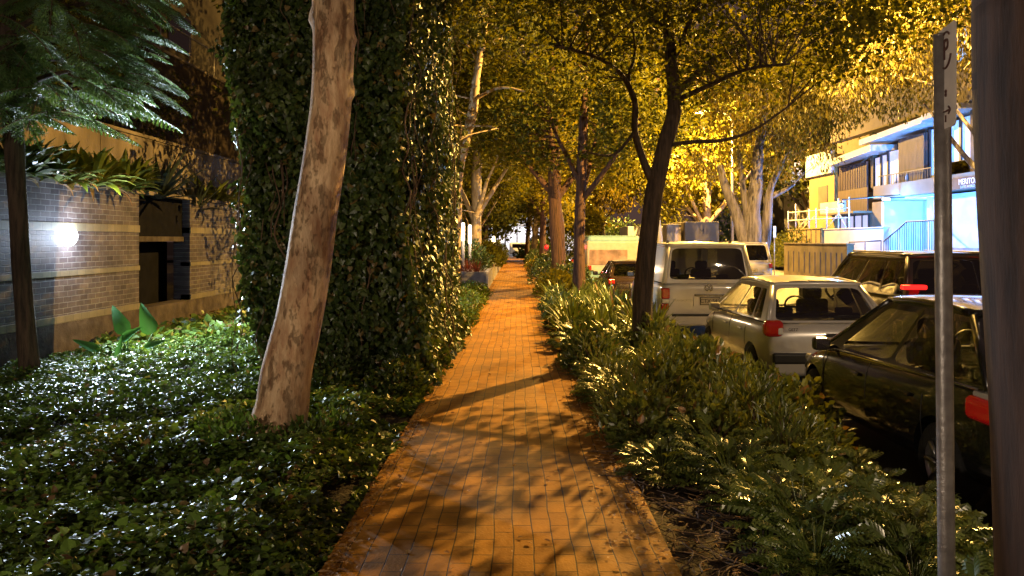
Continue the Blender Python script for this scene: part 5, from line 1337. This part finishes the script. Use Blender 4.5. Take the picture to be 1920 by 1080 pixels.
for p0, p1, z0, z1, mm in ((1637,1648,4.2,5.55,'win_white'),(1651,1661,4.2,5.6,'win_white'),(1664,1688,4.2,5.7,'win_white'),(1742,1758,4.3,6.2,'win_cool'),(1779,1795,4.7,6.3,'win_cool'),(1800,1817,4.7,6.35,'win_cool')):
    w1 = fb('window', M[mm], by(p0), by(p1), z0, z1, BX+.1, BX+.13)
    fb('frame', M['rail'], by(p0)+.0, by(p0)+.12, z0-.05, z1+.05, BX+.02, BX+.16, parent=w1)
    fb('sill', M['rail'], by(p0)+.1, by(p1)-.05, z0-.1, z0-.002, BX, BX+.16, parent=w1)
fb('lower_glass', M['glass_dark'], by(1779), by(1819), 4.16, 4.68, BX-.05, BX)
for p0, p1, z0, z1 in ((1632,1637,4.15,5.9),(1761,1779,4.15,6.5),(1819,1900,4.15,7.6)):
    fb('pier', M['render_tan'], by(p0), by(p1), z0, z1, BX+.0, BX+.3)
fb('room_back', M['batten'], by(1632), by(1762), 4.16, 6.2, BX+.5, BX+.55)
# sloping white soffits
def soffit(nm, p0, p1, z0, z1, zz):
    b = MB(); ya, yb = by(p0), by(p1)
    v = [(BX-.75,ya,z0),(BX+.6,ya,z0+.05),(BX+.6,yb,z1+.05),(BX-.75,yb,z1),(BX-.75,ya,z0+zz),(BX+.6,ya,z0+zz),(BX+.6,yb,z1+zz),(BX-.75,yb,z1+zz)]
    b.add(v, [(0,3,2,1),(4,5,6,7),(0,1,5,4),(1,2,6,5),(2,3,7,6),(3,0,4,7)]); return b.build(nm, M['render_white'], ap)
soffit('soffit', 1578, 1662, 5.5, 5.75, .3)
soffit('soffit', 1640, 1762, 6.15, 6.35, .25)
soffit('soffit', 1762, 1835, 6.45, 6.5, .22)
fb('roof_fascia', M['render_tan'], y1575, yE, 6.75, 9.4, BX-.5, BX+.0)
fb('upper_block', M['render_tan'], 34, yE, 9.4, 15, BX-.2, BX+.1)
wu = fb('upper_window', M['win_cool'], by(1812), by(1841), 8.3, 10.2, BX-.56, BX-.52)
fb('window_frame', M['rail'], by(1826), by(1828), 8.3, 10.2, BX-.6, BX-.565, parent=wu)
fb('canopy', M['render_white'], by(1795), by(1850), 10.4, 10.7, BX-1.2, BX-.2)
rl = MB()
for p in range(1660, 1762, 5): yy = by(p); rl.box(BX-.34, BX-.32, yy-.012, yy+.012, 4.15, 4.55)
rl.box(BX-.35, BX-.31, by(1660), by(1762), 4.55, 4.59) if by(1660) < by(1762) else rl.box(BX-.35, BX-.31, by(1762), by(1660), 4.55, 4.59)
rl.build('balcony_rail', M['rail'], ap)
for k, p in enumerate((1689, 1709)):
    bo = empty('bottle', (BX-.2, by(p), 4.152), f'small pale bottle standing on the balcony ledge, {"left" if k == 0 else "right"} of two', 'bottle')
    b = MB(); b.lathe((0,0,0), [(.001,0),(.05,0),(.05,.28),(.02,.36),(.02,.45),(.001,.45)], 12); b.build('glass', M['render_white'], bo)
fl_ = empty('added_flood_lamp', (13.05, 24.4, -.2), 'added slim post with a blue flood lamp, hidden behind the sign pole', 'lamp')  # added out of sight to wash the house front in blue
b = MB(); b.tube([(0,0,0),(0,0,2.6)], .04, 8); b.build('post', M['rail'], fl_)
b = MB(); b.cbox((0,0,2.7), (.16,.24,.16)); b.build('head', M['rail'], fl_, bevel=.02)
b = MB(); b.cbox((.09,.03,2.7), (.02,.18,.12)); b.build('lens', M['lamp_entrance'], fl_)
l_ = point('added_flood_light', (.14,.06,2.7), 8500, (.07,.34,1.0), .1, fl_, spot=64); l_.rotation_euler = Vector((-4.2,-9.5,.15)).to_track_quat('Z','Y').to_euler()
bl_ = empty('added_bollard_lamp', (13.0, 31.2, -.2), 'added low blue bollard lamp, out of sight beneath the forecourt wall', 'lamp')  # added where cars hide it, to turn the forecourt wall blue
b = MB(); b.tube([(0,0,0),(0,0,.42)], .06, 12); b.build('post', M['rail'], bl_)
b = MB(); b.lathe((0,0,.42), [(.055,0),(.055,.12),(.03,.15),(.001,.15)], 14); b.build('glass', M['lamp_entrance'], bl_)
l_ = point('added_bollard_light', (.12,0,.5), 520, (.09,.38,1.0), .08, bl_, spot=150); l_.rotation_euler = Vector((-1.5,.4,-.5)).to_track_quat('Z','Y').to_euler()
# forecourt: retaining walls, stairs, rails, hoarding
fx = 14.6
def wb(nm, lab, m, x0, x1, y0, y1, z0, z1, cat='wall'):
    r = empty(nm, (0,0,0), lab, cat); b = MB(); b.box(x0, x1, min(y0,y1), max(y0,y1), z0, z1); b.build('wall_face', m, r)
    b = MB(); b.box(x0-.04, x1+.03, min(y0,y1), max(y0,y1), z1+.002, z1+.06); b.build('coping', m, r, bevel=.01); return r
def fy(p, X): return X*F/(p-CX)
g = sheet('forecourt', 15.2, 30, 20, 52, 2, 2, lambda x, y: 1.02, M['concrete']); tag(g, kind='structure')
wb('forecourt_wall', 'smooth forecourt wall washed in bright blue light below the entrance', M['render_white'], fx, fx+.3, fy(1590,fx), 24, -.2, 1.12)
wb('upper_forecourt_wall', 'upper forecourt wall catching blue light, left of the entrance', M['render_white'], 15.4, 15.65, fy(1540,15.4), fy(1657,15.4), 1.02, 2.15)
wb('ochre_wall', 'ochre wall with dark vertical joints under the pipe rails', M['render_yellow'], 15.3, 15.55, fy(1478,15.3), fy(1540,15.3), -.2, 2.2)
wb('rubble_planter_wall', 'low ochre and tan planter wall at the pavement, left of the blue wall', M['hoarding'], 13.6, 13.9, fy(1470,13.6), fy(1588,13.6), -.2, 1.45)
jr = MB()
for p in range(1485, 1540, 9): yy = fy(p, 15.3); jr.box(15.285, 15.298, yy-.03, yy+.03, 1.0, 2.18)
for p in range(1478, 1588, 10): yy = fy(p, 13.6); jr.box(13.585, 13.598, yy-.025, yy+.025, .1, 1.1)
fenc = empty('picket_rail', (0,0,0), 'row of thin dark uprights standing against the ochre walls', 'railing'); 
for k in range(0, len(jr.v), 8):
    ub = MB(); ub.add(jr.v[k:k+8], [(0,2,3,1),(4,5,7,6),(0,1,5,4),(2,6,7,3),(0,4,6,2),(1,3,7,5)]); ub.build('upright', M['rail'], fenc)
# entrance railing
rr_ = empty('stair_railing', (0,0,0), 'dark metal railing climbing the entrance steps in front of the blue light', 'railing')
b = MB(); X_ = 14.9
tops = []
for i in range(25):
    p = 1657 + (1760-1657)*i/24; yy = fy(p, X_); zt = 1.25 + .75*min(1, i/10); tops.append((X_, yy, zt+.35)); b.tube([(X_, yy, 1.05), (X_, yy, zt+.35)], .014, 6)
b.build('balusters', M['rail'], rr_); b = MB(); b.tube(tops, .028, 8); b.build('top_rail', M['rail'], rr_)
b = MB(); b.tube([(14.55, fy(1592,14.55), 1.55), (14.55, fy(1652,14.55), 1.62)], .025, 8)
for p in (1592, 1622, 1652): b.tube([(14.55, fy(p,14.55), 1.1), (14.55, fy(p,14.55), 1.6)], .02, 6)
lr = empty('forecourt_rail', (0,0,0), 'short dark handrail on top of the blue forecourt wall', 'railing'); b.build('rail', M['rail'], lr)
# steps
stp = empty('entrance_steps', (0,0,0), 'pale steps rising to the entrance beside the railing', 'steps')
for k in range(6):
    b = MB(); b.box(15.0, 16.6, fy(1700,15)-k*.32-.3, fy(1700,15)-k*.32, 1.03, 1.10+.0*k+.02*k); b.build('tread', M['render_white'], stp, bevel=.01)
# white pipe rails (scaffold-like)
pr_ = empty('pipe_rail_frame', (0,0,0), 'white pipe rail frame with diagonal braces above the ochre wall', 'railing')
X_ = 15.4; zt = 3.3; ps = (1478, 1492, 1517, 1530, 1550, 1572, 1592)
for i, p in enumerate(ps):
    b = MB(); yy = fy(p, X_); b.tube([(X_, yy, 2.2), (X_, yy, zt + (.35 if i in (1, 5, 6) else 0))], .035, 8); b.build('upright', M['white_metal'], pr_)
for z in (2.75, 3.2):
    b = MB(); b.tube([(X_, fy(ps[0],X_), z), (X_, fy(ps[-1],X_), z-.05)], .028, 8); b.build('horizontal_bar', M['white_metal'], pr_)
for a, c in ((1495,1516),(1503,1528),(1550,1572),(1585,1572)):
    b = MB(); b.tube([(X_+.03, fy(a,X_), 2.25), (X_+.03, fy(c,X_), 2.95)], .025, 8); b.build('brace', M['white_metal'], pr_)
# block left of the house
lb = empty('grey_house', (0,0,0), 'small grey house block in shade just left of the apartment house', 'building')
b = MB(); b.box(18, 24, 47.5, 54, .5, 4.6); b.build('wall', M['concrete'], lb)
b = MB(); b.box(17.8, 24.2, 47.3, 54.2, 4.602, 5.0); b.build('roof', M['render_white'], lb)
b = MB(); b.box(18.6, 19.0, 47.46, 47.49, 5.9, 7.1); 
fw = empty('far_lit_window_block', (0,0,0), 'dim far block with one narrow lit window above the grey house', 'building')
b = MB(); b.box(19, 34, 56, 66, .5, 14); b.build('wall', M['dark_brick'], fw)
b = MB(); b.box(19.05, 19.9, 55.95, 55.99, 5.7, 7.2); b.build('window', M['win_far'], fw)

# far end of the street
fe = empty('far_shopfront', (0,0,0), 'bright white shopfront closing the far end of the path', 'building')
b = MB(); b.box(-26, 8, 92, 98, -.1, 9); b.build('wall', M['render_white'], fe)
for k in range(9):
    x = -4.0 + k*1.35
    b = MB(); b.box(x, x+1.15, 91.9, 91.99, .5, 3.1); ww = b.build('shop_window', M['win_far'], fe)
    b = MB(); b.box(x-.06, x-.0, 91.88, 91.98, .4, 3.2); b.build('mullion', M['rail'], ww)
b = MB(); b.box(-26, 8, 91.2, 91.98, 3.3, 3.6); b.build('awning', M['concrete'], fe)
point('shop_light', (0, 89.5, 3.0), 160, (1,.95,.95), .5, fe)
fc = empty('white_crossing_van', (-.8, 81, -.10), 'white van standing across the far end of the path', 'van')
b = MB(); b.box(0, 3.4, 0, 1.8, .35, 1.5); b.build('body', M['white_paint'], fc, bevel=.15, segs=4)
b = MB(); b.box(.3, 2.4, -.01, .03, .95, 1.35); b.build('side_window', M['glass_dark'], fc)
for x in (.6, 2.8):
    b = MB(); b.lathe((x, .1, .32), [(.12,-.1),(.32,-.1),(.32,.1),(.12,.1)], 20, 'y'); b.build('wheel', M['rubber'], fc)
point('cross_light', (0, 78.5, 4.5), 160, (1,.95,.92), .3)
